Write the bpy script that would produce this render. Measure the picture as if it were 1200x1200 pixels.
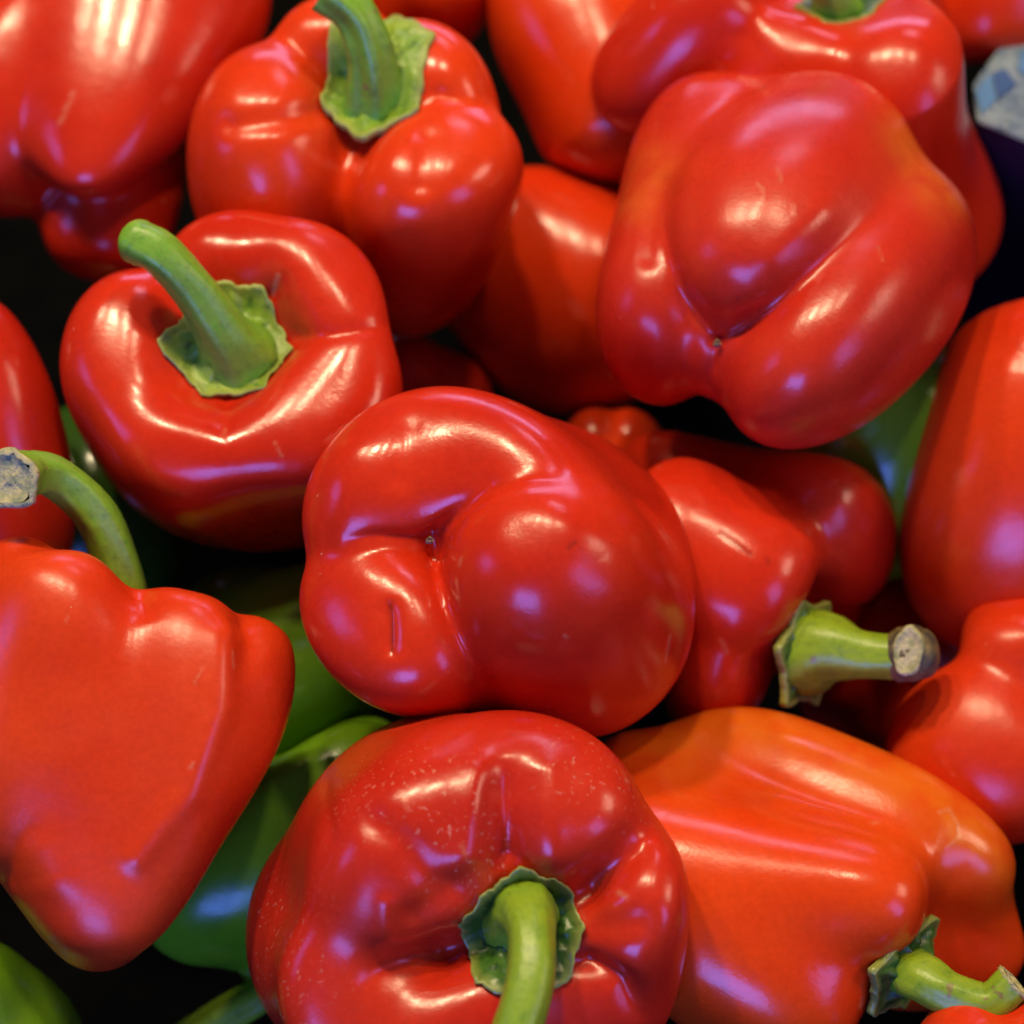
import bpy, bmesh, math, random
import numpy as np
from mathutils import Vector, Matrix

sc = bpy.context.scene
for o in list(bpy.data.objects):
    bpy.data.objects.remove(o)
col = sc.collection

# ------------------------------------------------------------------ camera
D = 0.60                      # metres from the lens to the middle of the heap
LENS = 85.0
PITCH = math.radians(58.0)    # how far the camera looks down
PIVOT = np.array([0.0, 0.0, 0.10])
SPX = 36.0 / LENS * D / 1200.0    # metres per photo pixel at the middle of the heap
RIGHT = np.array([1.0, 0.0, 0.0])
UP = np.array([0.0, math.sin(PITCH), math.cos(PITCH)])
BACK = np.array([0.0, -math.cos(PITCH), math.sin(PITCH)])    # towards the viewer
CAM = PIVOT + BACK * D

cam_d = bpy.data.cameras.new('camera')
cam_d.lens = LENS
cam_d.sensor_width = 36.0
cam_d.clip_start = 0.02
cam_d.clip_end = 50
cam_d.dof.use_dof = True
cam_d.dof.focus_distance = D - 0.055
cam_d.dof.aperture_fstop = 8.0
cam = bpy.data.objects.new('camera', cam_d)
col.objects.link(cam)
cam.matrix_world = Matrix(((RIGHT[0], UP[0], BACK[0], CAM[0]),
                           (RIGHT[1], UP[1], BACK[1], CAM[1]),
                           (RIGHT[2], UP[2], BACK[2], CAM[2]),
                           (0, 0, 0, 1)))
sc.camera = cam

# ------------------------------------------------------------------ light: a covered market stall
world = bpy.data.worlds.new('World')
sc.world = world
world.use_nodes = True
wb = world.node_tree.nodes['Background']
wb.inputs[0].default_value = (0.9, 0.72, 0.6, 1)
wb.inputs[1].default_value = 0.05


def area(name, direction, dist, sx, sy, power, colour, shape='RECTANGLE'):
    """an area lamp at a world direction from the heap, turned towards it"""
    d = Vector(direction).normalized()
    l = bpy.data.lights.new(name, 'AREA')
    l.shape = shape
    l.size = sx
    if shape in ('RECTANGLE', 'ELLIPSE'):
        l.size_y = sy
    l.energy = power
    l.color = colour
    o = bpy.data.objects.new(name, l)
    o.location = Vector(PIVOT) + d * dist
    o.rotation_euler = (-d).to_track_quat('-Z', 'Y').to_euler()
    col.objects.link(o)
    return o


WARM = (1.0, 0.77, 0.46)
COOL = (0.07, 0.20, 1.0)
# spot lamps hung in a row over the stall
for dx, dy, dz, pw in [(-0.58, 0.46, 1.0, 5), (-0.33, 0.35, 1.0, 12), (-0.08, 0.27, 1.0, 11), (0.20, 0.22, 1.0, 5.5)]:
    area('hanging_lamp', (dx, dy, dz), 1.7, 0.11, 0.11, pw * 1.08, WARM, 'DISK')
# daylight of the open shop front behind the photographer, and of the windows round the hall
area('shop_window', (-0.30, -1.0, 0.38), 2.2, 1.0, 0.72, 36, (0.10, 0.21, 1.0))
area('shop_window', (0.85, -0.62, 0.55), 2.2, 0.50, 1.0, 11, (0.20, 0.24, 1.0))
area('shop_window', (-1.0, -0.1, 0.45), 2.4, 0.5, 0.6, 6, COOL)
area('shop_window', (0.1, 1.0, 0.18), 2.6, 1.8, 0.40, 14, (0.62, 0.55, 1.0))
area('skylight', (0.22, 0.80, 0.66), 2.4, 0.55, 0.30, 4.5, (0.85, 0.70, 1.0))
area('shop_window', (1.0, 0.0, 0.62), 2.4, 0.7, 0.6, 13, (1.0, 0.70, 0.50))

sc.view_settings.view_transform = 'Standard'
sc.view_settings.look = 'None'
sc.view_settings.gamma = 1.0
sc.view_settings.exposure = 0.0
sc.view_settings.use_curve_mapping = False
sc.render.engine = 'CYCLES'
sc.cycles.use_denoising = True
sc.cycles.max_bounces = 6
sc.cycles.adaptive_threshold = 0.02
sc.cycles.diffuse_bounces = 3
sc.cycles.glossy_bounces = 3
sc.cycles.caustics_reflective = False
sc.cycles.caustics_refractive = False


# ------------------------------------------------------------------ helpers
def V(px, py, z=0.0):
    """world point at a place in the heap: right / down in photo pixels of its own depth, z = pixels nearer than the middle"""
    dep = D - z * SPX
    k = 36.0 / LENS / 1200.0 * dep
    return CAM + RIGHT * (px - 600) * k - UP * (py - 600) * k - BACK * dep


def psize(z):
    return 36.0 / LENS / 1200.0 * (D - z * SPX)


def to_px(P):
    q = P - CAM
    dep = -(q @ BACK)
    k = 36.0 / LENS / 1200.0
    return 600 + (q @ RIGHT) / (dep * k), 600 - (q @ UP) / (dep * k)


def vdir(x, y, z):
    v = RIGHT * x + UP * y + BACK * z
    return v / np.linalg.norm(v)


def new_mesh(name, verts, faces, mat, smooth=True, attrs=None):
    me = bpy.data.meshes.new(name)
    verts = np.asarray(verts, dtype=np.float32)
    me.from_pydata(verts.tolist(), [], [tuple(f) for f in faces])
    if smooth:
        me.shade_smooth()
    if attrs:
        for k, a in attrs.items():
            at = me.attributes.new(k, 'FLOAT', 'POINT')
            at.data.foreach_set('value', np.asarray(a, dtype=np.float32))
    me.materials.append(mat)
    me.update()
    return me


def obj(name, me, parent=None, loc=None):
    o = bpy.data.objects.new(name, me)
    col.objects.link(o)
    if parent is not None:
        o.parent = parent
    if loc is not None:
        o.location = loc
    return o


def tag(o, label, cat, group=None, kind=None):
    o['label'] = label
    o['category'] = cat
    if group:
        o['group'] = group
    if kind:
        o['kind'] = kind


# ------------------------------------------------------------------ materials
def nodes_of(name):
    m = bpy.data.materials.new(name)
    m.use_nodes = True
    nt = m.node_tree
    b = nt.nodes['Principled BSDF']
    return m, nt, b


def N(nt, kind, **kw):
    n = nt.nodes.new(kind)
    for k, v in kw.items():
        setattr(n, k, v)
    return n


def ramp(nt, src, p0, p1, c0=(0, 0, 0, 1), c1=(1, 1, 1, 1)):
    r = N(nt, 'ShaderNodeValToRGB')
    r.color_ramp.elements[0].position = p0
    r.color_ramp.elements[1].position = p1
    r.color_ramp.elements[0].color = c0
    r.color_ramp.elements[1].color = c1
    nt.links.new(src, r.inputs[0])
    return r.outputs[0]


def mixc(nt, fac, a, b):
    m = N(nt, 'ShaderNodeMix', data_type='RGBA')
    for i, v in ((0, fac), (6, a), (7, b)):
        if isinstance(v, (int, float)):
            m.inputs[i].default_value = v
        elif isinstance(v, tuple):
            m.inputs[i].default_value = v if len(v) == 4 else v + (1,)
        else:
            nt.links.new(v, m.inputs[i])
    return m.outputs[2]


def math_n(nt, op, a, b=None, clamp=False):
    m = N(nt, 'ShaderNodeMath', operation=op, use_clamp=clamp)
    for i, v in ((0, a), (1, b)):
        if v is None:
            continue
        if isinstance(v, (int, float)):
            m.inputs[i].default_value = v
        else:
            nt.links.new(v, m.inputs[i])
    return m.outputs[0]


def noise(nt, co, scale, detail=2, rough=0.5):
    n = N(nt, 'ShaderNodeTexNoise')
    n.inputs['Scale'].default_value = scale
    n.inputs['Detail'].default_value = detail
    n.inputs['Roughness'].default_value = rough
    nt.links.new(co, n.inputs['Vector'])
    return n.outputs[0]


def skin(name, base, alt, blush, rough=0.19, specks=0.8):
    m, nt, b = nodes_of(name)
    tc = N(nt, 'ShaderNodeTexCoord')
    co = tc.outputs['Object']
    n1 = noise(nt, co, 28, 3)
    c = mixc(nt, ramp(nt, n1, 0.35, 0.7), base, alt)
    grain = ramp(nt, noise(nt, co, 620, 2, 0.6), 0.25, 0.75, (0.94, 0.93, 0.93, 1), (1.08, 1.09, 1.08, 1))
    mul = N(nt, 'ShaderNodeMix', data_type='RGBA', blend_type='MULTIPLY')
    mul.inputs[0].default_value = 1.0
    nt.links.new(c, mul.inputs[6])
    nt.links.new(grain, mul.inputs[7])
    c = mul.outputs[2]
    # under-ripe patches kept on the skin as a painted mask
    at = N(nt, 'ShaderNodeAttribute', attribute_name='ripe')
    n2 = noise(nt, co, 90, 3)
    f = math_n(nt, 'MULTIPLY', at.outputs['Fac'], ramp(nt, n2, 0.2, 0.6), True)
    c = mixc(nt, f, c, blush)
    # tiny pale lenticels and dust
    vo = N(nt, 'ShaderNodeTexVoronoi', feature='F1')
    vo.inputs['Scale'].default_value = 150
    mp = N(nt, 'ShaderNodeMapping')
    mp.inputs['Scale'].default_value = (1, 1.0, 0.7)
    vm = N(nt, 'ShaderNodeVectorMath', operation='ADD')
    nt.links.new(co, vm.inputs[0])
    sc_ = N(nt, 'ShaderNodeVectorMath', operation='SCALE')
    nz = N(nt, 'ShaderNodeTexNoise')
    nz.inputs['Scale'].default_value = 700
    nt.links.new(co, nz.inputs['Vector'])
    nt.links.new(nz.outputs[1], sc_.inputs[0])
    sc_.inputs['Scale'].default_value = 0.0012
    nt.links.new(sc_.outputs[0], vm.inputs[1])
    nt.links.new(vm.outputs[0], mp.inputs['Vector'])
    nt.links.new(mp.outputs[0], vo.inputs['Vector'])
    dot = math_n(nt, 'LESS_THAN', vo.outputs['Distance'], 0.042)
    sep = N(nt, 'ShaderNodeSeparateColor')
    nt.links.new(vo.outputs['Color'], sep.inputs[0])
    keep = math_n(nt, 'GREATER_THAN', sep.outputs[0], 1.0 - 0.32 * specks)
    area_m = ramp(nt, noise(nt, co, 45, 1), 0.42, 0.62)
    sp = math_n(nt, 'MULTIPLY', math_n(nt, 'MULTIPLY', dot, keep), area_m)
    da = N(nt, 'ShaderNodeAttribute', attribute_name='dust')
    # scuffs: short rubbed marks where the skin was handled
    wv = noise(nt, mp.outputs[0], 800, 3, 0.6)
    sc2 = math_n(nt, 'MULTIPLY', ramp(nt, wv, 0.61, 0.69), da.outputs['Fac'], True)
    sp2 = math_n(nt, 'MAXIMUM', math_n(nt, 'MULTIPLY', sp, 0.38), math_n(nt, 'MULTIPLY', sc2, 0.45), True)
    c = mixc(nt, sp2, c, (0.72, 0.50, 0.33))
    sa = N(nt, 'ShaderNodeAttribute', attribute_name='scar')
    c = mixc(nt, math_n(nt, 'MULTIPLY', sa.outputs['Fac'], 0.42, True), c, (0.62, 0.40, 0.20))
    c = mixc(nt, math_n(nt, 'MULTIPLY', sa.outputs['Fac'], -0.6, True), c, (0.10, 0.012, 0.006))  # dark scratches, and the shade painted into the slit
    nt.links.new(c, b.inputs['Base Color'])
    r = ramp(nt, noise(nt, co, 38, 5, 0.65), 0.3, 0.75, (rough - 0.04,) * 3 + (1,), (rough + 0.13,) * 3 + (1,))
    r2 = math_n(nt, 'ADD', r, math_n(nt, 'MULTIPLY', sp2, 0.25))
    nt.links.new(r2, b.inputs['Roughness'])
    b.inputs['IOR'].default_value = 1.46
    # waxy skin: faint dimpling that breaks up the lamp reflections
    h = math_n(nt, 'ADD', noise(nt, co, 90, 2), math_n(nt, 'MULTIPLY', noise(nt, co, 1000, 1), 0.16))
    bp = N(nt, 'ShaderNodeBump')
    bp.inputs['Strength'].default_value = 0.16
    bp.inputs['Distance'].default_value = 0.0010
    nt.links.new(h, bp.inputs['Height'])
    nt.links.new(bp.outputs[0], b.inputs['Normal'])
    return m


RED = skin('skin_red', (0.46, 0.016, 0.005), (0.59, 0.031, 0.007), (0.62, 0.13, 0.012))
RED_DUSTY = skin('skin_red_scuffed', (0.45, 0.017, 0.007), (0.57, 0.032, 0.009), (0.62, 0.13, 0.012), rough=0.20, specks=0.8)
RED_DULL = skin('skin_red_dull', (0.44, 0.016, 0.007), (0.57, 0.033, 0.009), (0.62, 0.13, 0.012), rough=0.25, specks=0.9)
VERMILION_DULL = skin('skin_vermilion_dull', (0.56, 0.031, 0.005), (0.66, 0.055, 0.007), (0.68, 0.17, 0.010), rough=0.26, specks=1.0)
VERMILION = skin('skin_vermilion', (0.57, 0.028, 0.005), (0.68, 0.052, 0.006), (0.68, 0.17, 0.010))
ORANGE = skin('skin_orange_red', (0.60, 0.037, 0.004), (0.69, 0.062, 0.005), (0.68, 0.16, 0.008))
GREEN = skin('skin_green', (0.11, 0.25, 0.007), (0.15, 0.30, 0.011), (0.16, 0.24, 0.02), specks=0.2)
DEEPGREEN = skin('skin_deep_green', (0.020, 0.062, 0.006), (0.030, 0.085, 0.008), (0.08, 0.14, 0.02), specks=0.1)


def plant(name, base, alt, dark, fibre=True, rough=0.38):
    m, nt, b = nodes_of(name)
    tc = N(nt, 'ShaderNodeTexCoord')
    co = tc.outputs['Object']
    c = mixc(nt, ramp(nt, noise(nt, co, 110, 4, 0.6), 0.35, 0.68), base, alt)
    c = mixc(nt, ramp(nt, noise(nt, co, 330, 3, 0.6), 0.52, 0.70), c, dark)
    if fibre:                      # fibres run lengthwise
        fx = N(nt, 'ShaderNodeAttribute', attribute_name='around')
        fy = N(nt, 'ShaderNodeAttribute', attribute_name='length')
        cb = N(nt, 'ShaderNodeCombineXYZ')
        nt.links.new(math_n(nt, 'MULTIPLY', fx.outputs['Fac'], 16.0), cb.inputs[0])
        nt.links.new(math_n(nt, 'MULTIPLY', fy.outputs['Fac'], 1.6), cb.inputs[1])
        st = noise(nt, cb.outputs[0], 2.0, 3, 0.6)
        c = mixc(nt, math_n(nt, 'MULTIPLY', ramp(nt, st, 0.45, 0.62), 0.55), c, dark)
        c = mixc(nt, math_n(nt, 'MULTIPLY', ramp(nt, st, 0.42, 0.30), 0.35), c, (0.28, 0.42, 0.04))
        nick = ramp(nt, noise(nt, co, 190, 2), 0.715, 0.73)
        c = mixc(nt, math_n(nt, 'MULTIPLY', nick, 0.7), c, (0.20, 0.14, 0.05))
    at = N(nt, 'ShaderNodeAttribute', attribute_name='along')
    edge = ramp(nt, at.outputs['Fac'], 0.80, 1.0)
    c = mixc(nt, math_n(nt, 'MULTIPLY', edge, 0.75), c, (0.30, 0.34, 0.07))
    nt.links.new(c, b.inputs['Base Color'])
    b.inputs['Roughness'].default_value = rough
    bp = N(nt, 'ShaderNodeBump')
    bp.inputs['Strength'].default_value = 0.25
    bp.inputs['Distance'].default_value = 0.0006
    nt.links.new(noise(nt, co, 420, 3, 0.6), bp.inputs['Height'])
    nt.links.new(bp.outputs[0], b.inputs['Normal'])
    return m


STEM = plant('stem_green', (0.10, 0.33, 0.016), (0.17, 0.43, 0.025), (0.06, 0.22, 0.02))
STEM_YELLOW = plant('stem_yellow_green', (0.17, 0.31, 0.006), (0.25, 0.38, 0.010), (0.10, 0.22, 0.008))
CALYX = plant('calyx_green', (0.15, 0.30, 0.018), (0.27, 0.41, 0.035), (0.045, 0.15, 0.02), rough=0.45, fibre=False)
CALYX_DARK_SHADED = plant('calyx_dark_green_shaded', (0.020, 0.075, 0.010), (0.065, 0.17, 0.018), (0.010, 0.045, 0.010), rough=0.35, fibre=False)  # dark green, deepened further to paint in the shade a calyx lies in


def simple(name, c0, c1, scale, rough, bump=0.4, dist=0.0006):
    m, nt, b = nodes_of(name)
    tc = N(nt, 'ShaderNodeTexCoord')
    co = tc.outputs['Object']
    nt.links.new(mixc(nt, ramp(nt, noise(nt, co, scale, 4, 0.6), 0.35, 0.65), c0, c1), b.inputs['Base Color'])
    b.inputs['Roughness'].default_value = rough
    bp = N(nt, 'ShaderNodeBump')
    bp.inputs['Strength'].default_value = bump
    bp.inputs['Distance'].default_value = dist
    nt.links.new(noise(nt, co, scale * 2.5, 4), bp.inputs['Height'])
    nt.links.new(bp.outputs[0], b.inputs['Normal'])
    return m


CUT = simple('cut_stem_pith', (0.22, 0.24, 0.08), (0.50, 0.46, 0.22), 420, 0.7, 0.8)
CUT_GREY = simple('cut_stem_greyed', (0.20, 0.24, 0.12), (0.46, 0.42, 0.20), 420, 0.75, 0.8)
BARK = simple('cut_stem_corky_rim', (0.03, 0.028, 0.02), (0.16, 0.12, 0.035), 240, 0.6)
SCAR = simple('blossom_scar', (0.08, 0.05, 0.02), (0.3, 0.22, 0.1), 900, 0.7)
BINM = simple('black_bin_plastic', (0.0008, 0.001, 0.0008), (0.002, 0.002, 0.0016), 60, 0.8)
BINM.node_tree.nodes['Principled BSDF'].inputs['Specular IOR Level'].default_value = 0.03


# ------------------------------------------------------------------ pepper bodies: swollen lobes melted together
class Field:
    def __init__(self, lobes, axis, k0, k1, wob, seed, centre, merge=None):
        self.merge = merge                # lobes that run together softly: (their numbers, softness)
        self.lobes = lobes
        self.a0, self.a1 = axis           # stem end, blossom end (world)
        self.k0, self.k1 = k0, k1         # softness of the creases at either end
        self.wob = wob
        self.c = centre
        rs = np.random.RandomState(seed)
        self.w = [(rs.normal(size=3) * 2 * math.pi / (rs.uniform(0.06, 0.11) * 1.7), rs.uniform(0, 6.28)) for _ in range(5)]

    def lobe(self, P, i):
        mid, w, half, r0, rm, r1, e2, wide, m = self.lobes[i]
        q = P - mid
        ql = q @ w
        u = ql / half                 # -1 at the stem end, +1 at the tip
        uc = np.clip(u, -1, 1)
        r = rm + (r1 - r0) * 0.5 * uc + ((r0 + r1) * 0.5 - rm) * uc * uc
        tg = q @ e2
        rad2 = np.maximum((q * q).sum(1) - ql * ql - tg * tg, 0)
        s = np.sqrt(rad2 + (tg / wide) ** 2) / r
        return ((s ** m + np.abs(u) ** m) ** (1.0 / m) - 1.0) * rm

    def __call__(self, P):
        ax = self.a1 - self.a0
        t = np.clip(((P - self.a0) @ ax) / (ax @ ax), 0, 1)
        k = self.k0 + (self.k1 - self.k0) * t
        ds = np.array([self.lobe(P, i) for i in range(len(self.lobes))])
        if self.merge:
            ix, kg = list(self.merge[0]), self.merge[1]
            g = ds[ix]
            gm = g.min(0)
            gm = gm - kg * np.log(np.exp(-np.minimum((g - gm) / kg, 60)).sum(0))
            ds = np.vstack([np.delete(ds, ix, 0), gm[None]])
        mn = ds.min(0)
        e = np.exp(-np.minimum((ds - mn) / k, 60)).sum(0)
        f = mn - k * np.log(e)
        if self.wob:
            n = np.zeros(len(P))
            for w, ph in self.w:
                n += np.sin((P - self.c) @ w + ph)
            f = f + self.wob * n / 5
        return f

    def grad(self, P, h=4e-4):
        g = np.zeros_like(P)
        for i in range(3):
            d = np.zeros(3)
            d[i] = h
            g[:, i] = (self(P + d) - self(P - d)) / (2 * h)
        return g


def surface_nets(f, lo, hi, cell):
    n = np.ceil((hi - lo) / cell).astype(int) + 1
    xs = [lo[i] + cell * np.arange(n[i]) for i in range(3)]
    G = np.stack(np.meshgrid(*xs, indexing='ij'), -1).reshape(-1, 3)
    F = np.concatenate([f(G[i:i + 200000]) for i in range(0, len(G), 200000)]).reshape(n)
    S = F < 0
    nx, ny, nz = n
    acc = np.zeros((nx - 1, ny - 1, nz - 1, 3))
    cnt = np.zeros((nx - 1, ny - 1, nz - 1))
    off = [(a, b, c) for a in (0, 1) for b in (0, 1) for c in (0, 1)]
    for o in off:
        for ax in range(3):
            if o[ax]:
                continue
            o2 = list(o)
            o2[ax] = 1
            A = F[o[0]:nx - 1 + o[0], o[1]:ny - 1 + o[1], o[2]:nz - 1 + o[2]]
            B = F[o2[0]:nx - 1 + o2[0], o2[1]:ny - 1 + o2[1], o2[2]:nz - 1 + o2[2]]
            x = (A < 0) != (B < 0)
            t = np.where(x, A / np.where(x, A - B, 1), 0)
            p = np.zeros(A.shape + (3,))
            for j in range(3):
                p[..., j] = o[j]
            p[..., ax] += t
            acc += p * x[..., None]
            cnt += x
    act = cnt > 0
    idx = -np.ones(act.shape, int)
    idx[act] = np.arange(act.sum())
    ijk = np.argwhere(act)
    verts = lo + (ijk + acc[act] / cnt[act][:, None]) * cell
    quads = []
    for ax in range(3):
        b, c = (ax + 1) % 3, (ax + 2) % 3
        sl0 = [slice(None)] * 3
        sl1 = [slice(None)] * 3
        sl0[ax] = slice(0, -1)
        sl1[ax] = slice(1, None)
        x = S[tuple(sl0)] != S[tuple(sl1)]
        e = np.argwhere(x)
        ok = (e[:, b] > 0) & (e[:, c] > 0) & (e[:, b] < n[b] - 1) & (e[:, c] < n[c] - 1)
        e = e[ok]
        inside = S[tuple(e.T)]
        def at(db, dc):
            q = e.copy()
            q[:, b] -= db
            q[:, c] -= dc
            return idx[tuple(q.T)]
        q = np.stack([at(1, 1), at(0, 1), at(0, 0), at(1, 0)], 1)
        q[~inside] = q[~inside][:, ::-1]
        quads.append(q)
    return verts, np.concatenate(quads)


def relax(v, q, it=1):
    for _ in range(it):
        s = np.zeros_like(v)
        c = np.zeros(len(v))
        for a, b in ((0, 1), (1, 2), (2, 3), (3, 0)):
            np.add.at(s, q[:, a], v[q[:, b]])
            np.add.at(s, q[:, b], v[q[:, a]])
            np.add.at(c, q[:, a], 1)
            np.add.at(c, q[:, b], 1)
        v = 0.5 * v + 0.5 * s / c[:, None]
    return v


def project(f, v, it=2):
    for _ in range(it):
        g = f.grad(v)
        g2 = np.maximum((g * g).sum(1), 0.05)
        st = f(v) / g2
        st = np.clip(st, -0.004, 0.004)
        v = v - g * st[:, None]
    return v


def subdivide(v, q):
    e = np.concatenate([q[:, [0, 1]], q[:, [1, 2]], q[:, [2, 3]], q[:, [3, 0]]])
    es = np.sort(e, 1)
    key = es[:, 0].astype(np.int64) * len(v) + es[:, 1]
    u, inv = np.unique(key, return_inverse=True)
    ev = 0.5 * (v[u // len(v)] + v[u % len(v)])
    fv = v[q].mean(1)
    nv, ne, nq = len(v), len(ev), len(q)
    m = inv.reshape(4, nq) + nv
    f = np.arange(nq) + nv + ne
    out = []
    for i in range(4):
        out.append(np.stack([q[:, i], m[i], f, m[i - 1]], 1))
    return np.concatenate([v, ev, fv]), np.concatenate(out)


def seg_dist(x, y, pts, along=False):
    d = np.full(len(x), 1e9)
    tt = np.zeros(len(x))
    n = len(pts) - 1
    for i, ((x0, y0), (x1, y1)) in enumerate(zip(pts[:-1], pts[1:])):
        vx, vy = x1 - x0, y1 - y0
        L = vx * vx + vy * vy + 1e-9
        t = np.clip(((x - x0) * vx + (y - y0) * vy) / L, 0, 1)
        e = np.hypot(x - x0 - t * vx, y - y0 - t * vy)
        tt = np.where(e < d, (i + t) / n, tt)
        d = np.minimum(d, e)
    return (d, tt) if along else d


def vnormals(v, q):
    n = np.cross(v[q[:, 2]] - v[q[:, 0]], v[q[:, 3]] - v[q[:, 1]])
    o = np.zeros_like(v)
    for i in range(4):
        np.add.at(o, q[:, i], n)
    return o / np.maximum(np.linalg.norm(o, axis=1), 1e-12)[:, None]


FIELDS = {}


def make_field(key, axis, lobes, k, wob, m=2.5, merge=None):
    """axis: (stem end, blossom end); lobe: (stem end, tip, r at stem end, r middle, r tip, width factor) - photo-pixel sized"""
    a0, a1 = V(*axis[0]), V(*axis[1])
    centre = (a0 + a1) / 2
    ps = psize((axis[0][2] + axis[1][2]) / 2)
    L = []
    lo, hi = np.full(3, 1e9), np.full(3, -1e9)
    axd = (a1 - a0) / np.linalg.norm(a1 - a0)
    for lb in lobes:
        A, B, r0, rm, r1 = lb[:5]
        wide = lb[5] if len(lb) > 5 else 1.15
        A, B = V(*A), V(*B)
        w = (B - A)
        half = np.linalg.norm(w) / 2
        w = w / (2 * half)
        mid = (A + B) / 2
        rad = mid - a0 - axd * ((mid - a0) @ axd)
        e2 = np.cross(axd, rad)
        e2 = e2 - w * (e2 @ w)
        nn = np.linalg.norm(e2)
        if nn < 1e-4 or wide == 1.0:
            e2, wide = np.cross(w, vdir(0.3, 0.5, 1)), 1.0
            nn = np.linalg.norm(e2)
        e2 = e2 / nn
        L.append((mid, w, half, r0 * ps, rm * ps, r1 * ps, e2, wide, m))
        ext = np.sqrt((half * w) ** 2 + (max(r0, rm, r1) * ps * max(wide, 1)) ** 2) + 0.004 + 1.6 * max(max(k), merge[1] if merge else 0) * ps
        lo = np.minimum(lo, mid - ext)
        hi = np.maximum(hi, mid + ext)
    return Field(L, (a0, a1), k[0] * ps, k[1] * ps, wob * ps, sum(map(ord, key)), centre, (merge[0], merge[1] * ps) if merge else None), lo, hi, ps, centre


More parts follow.
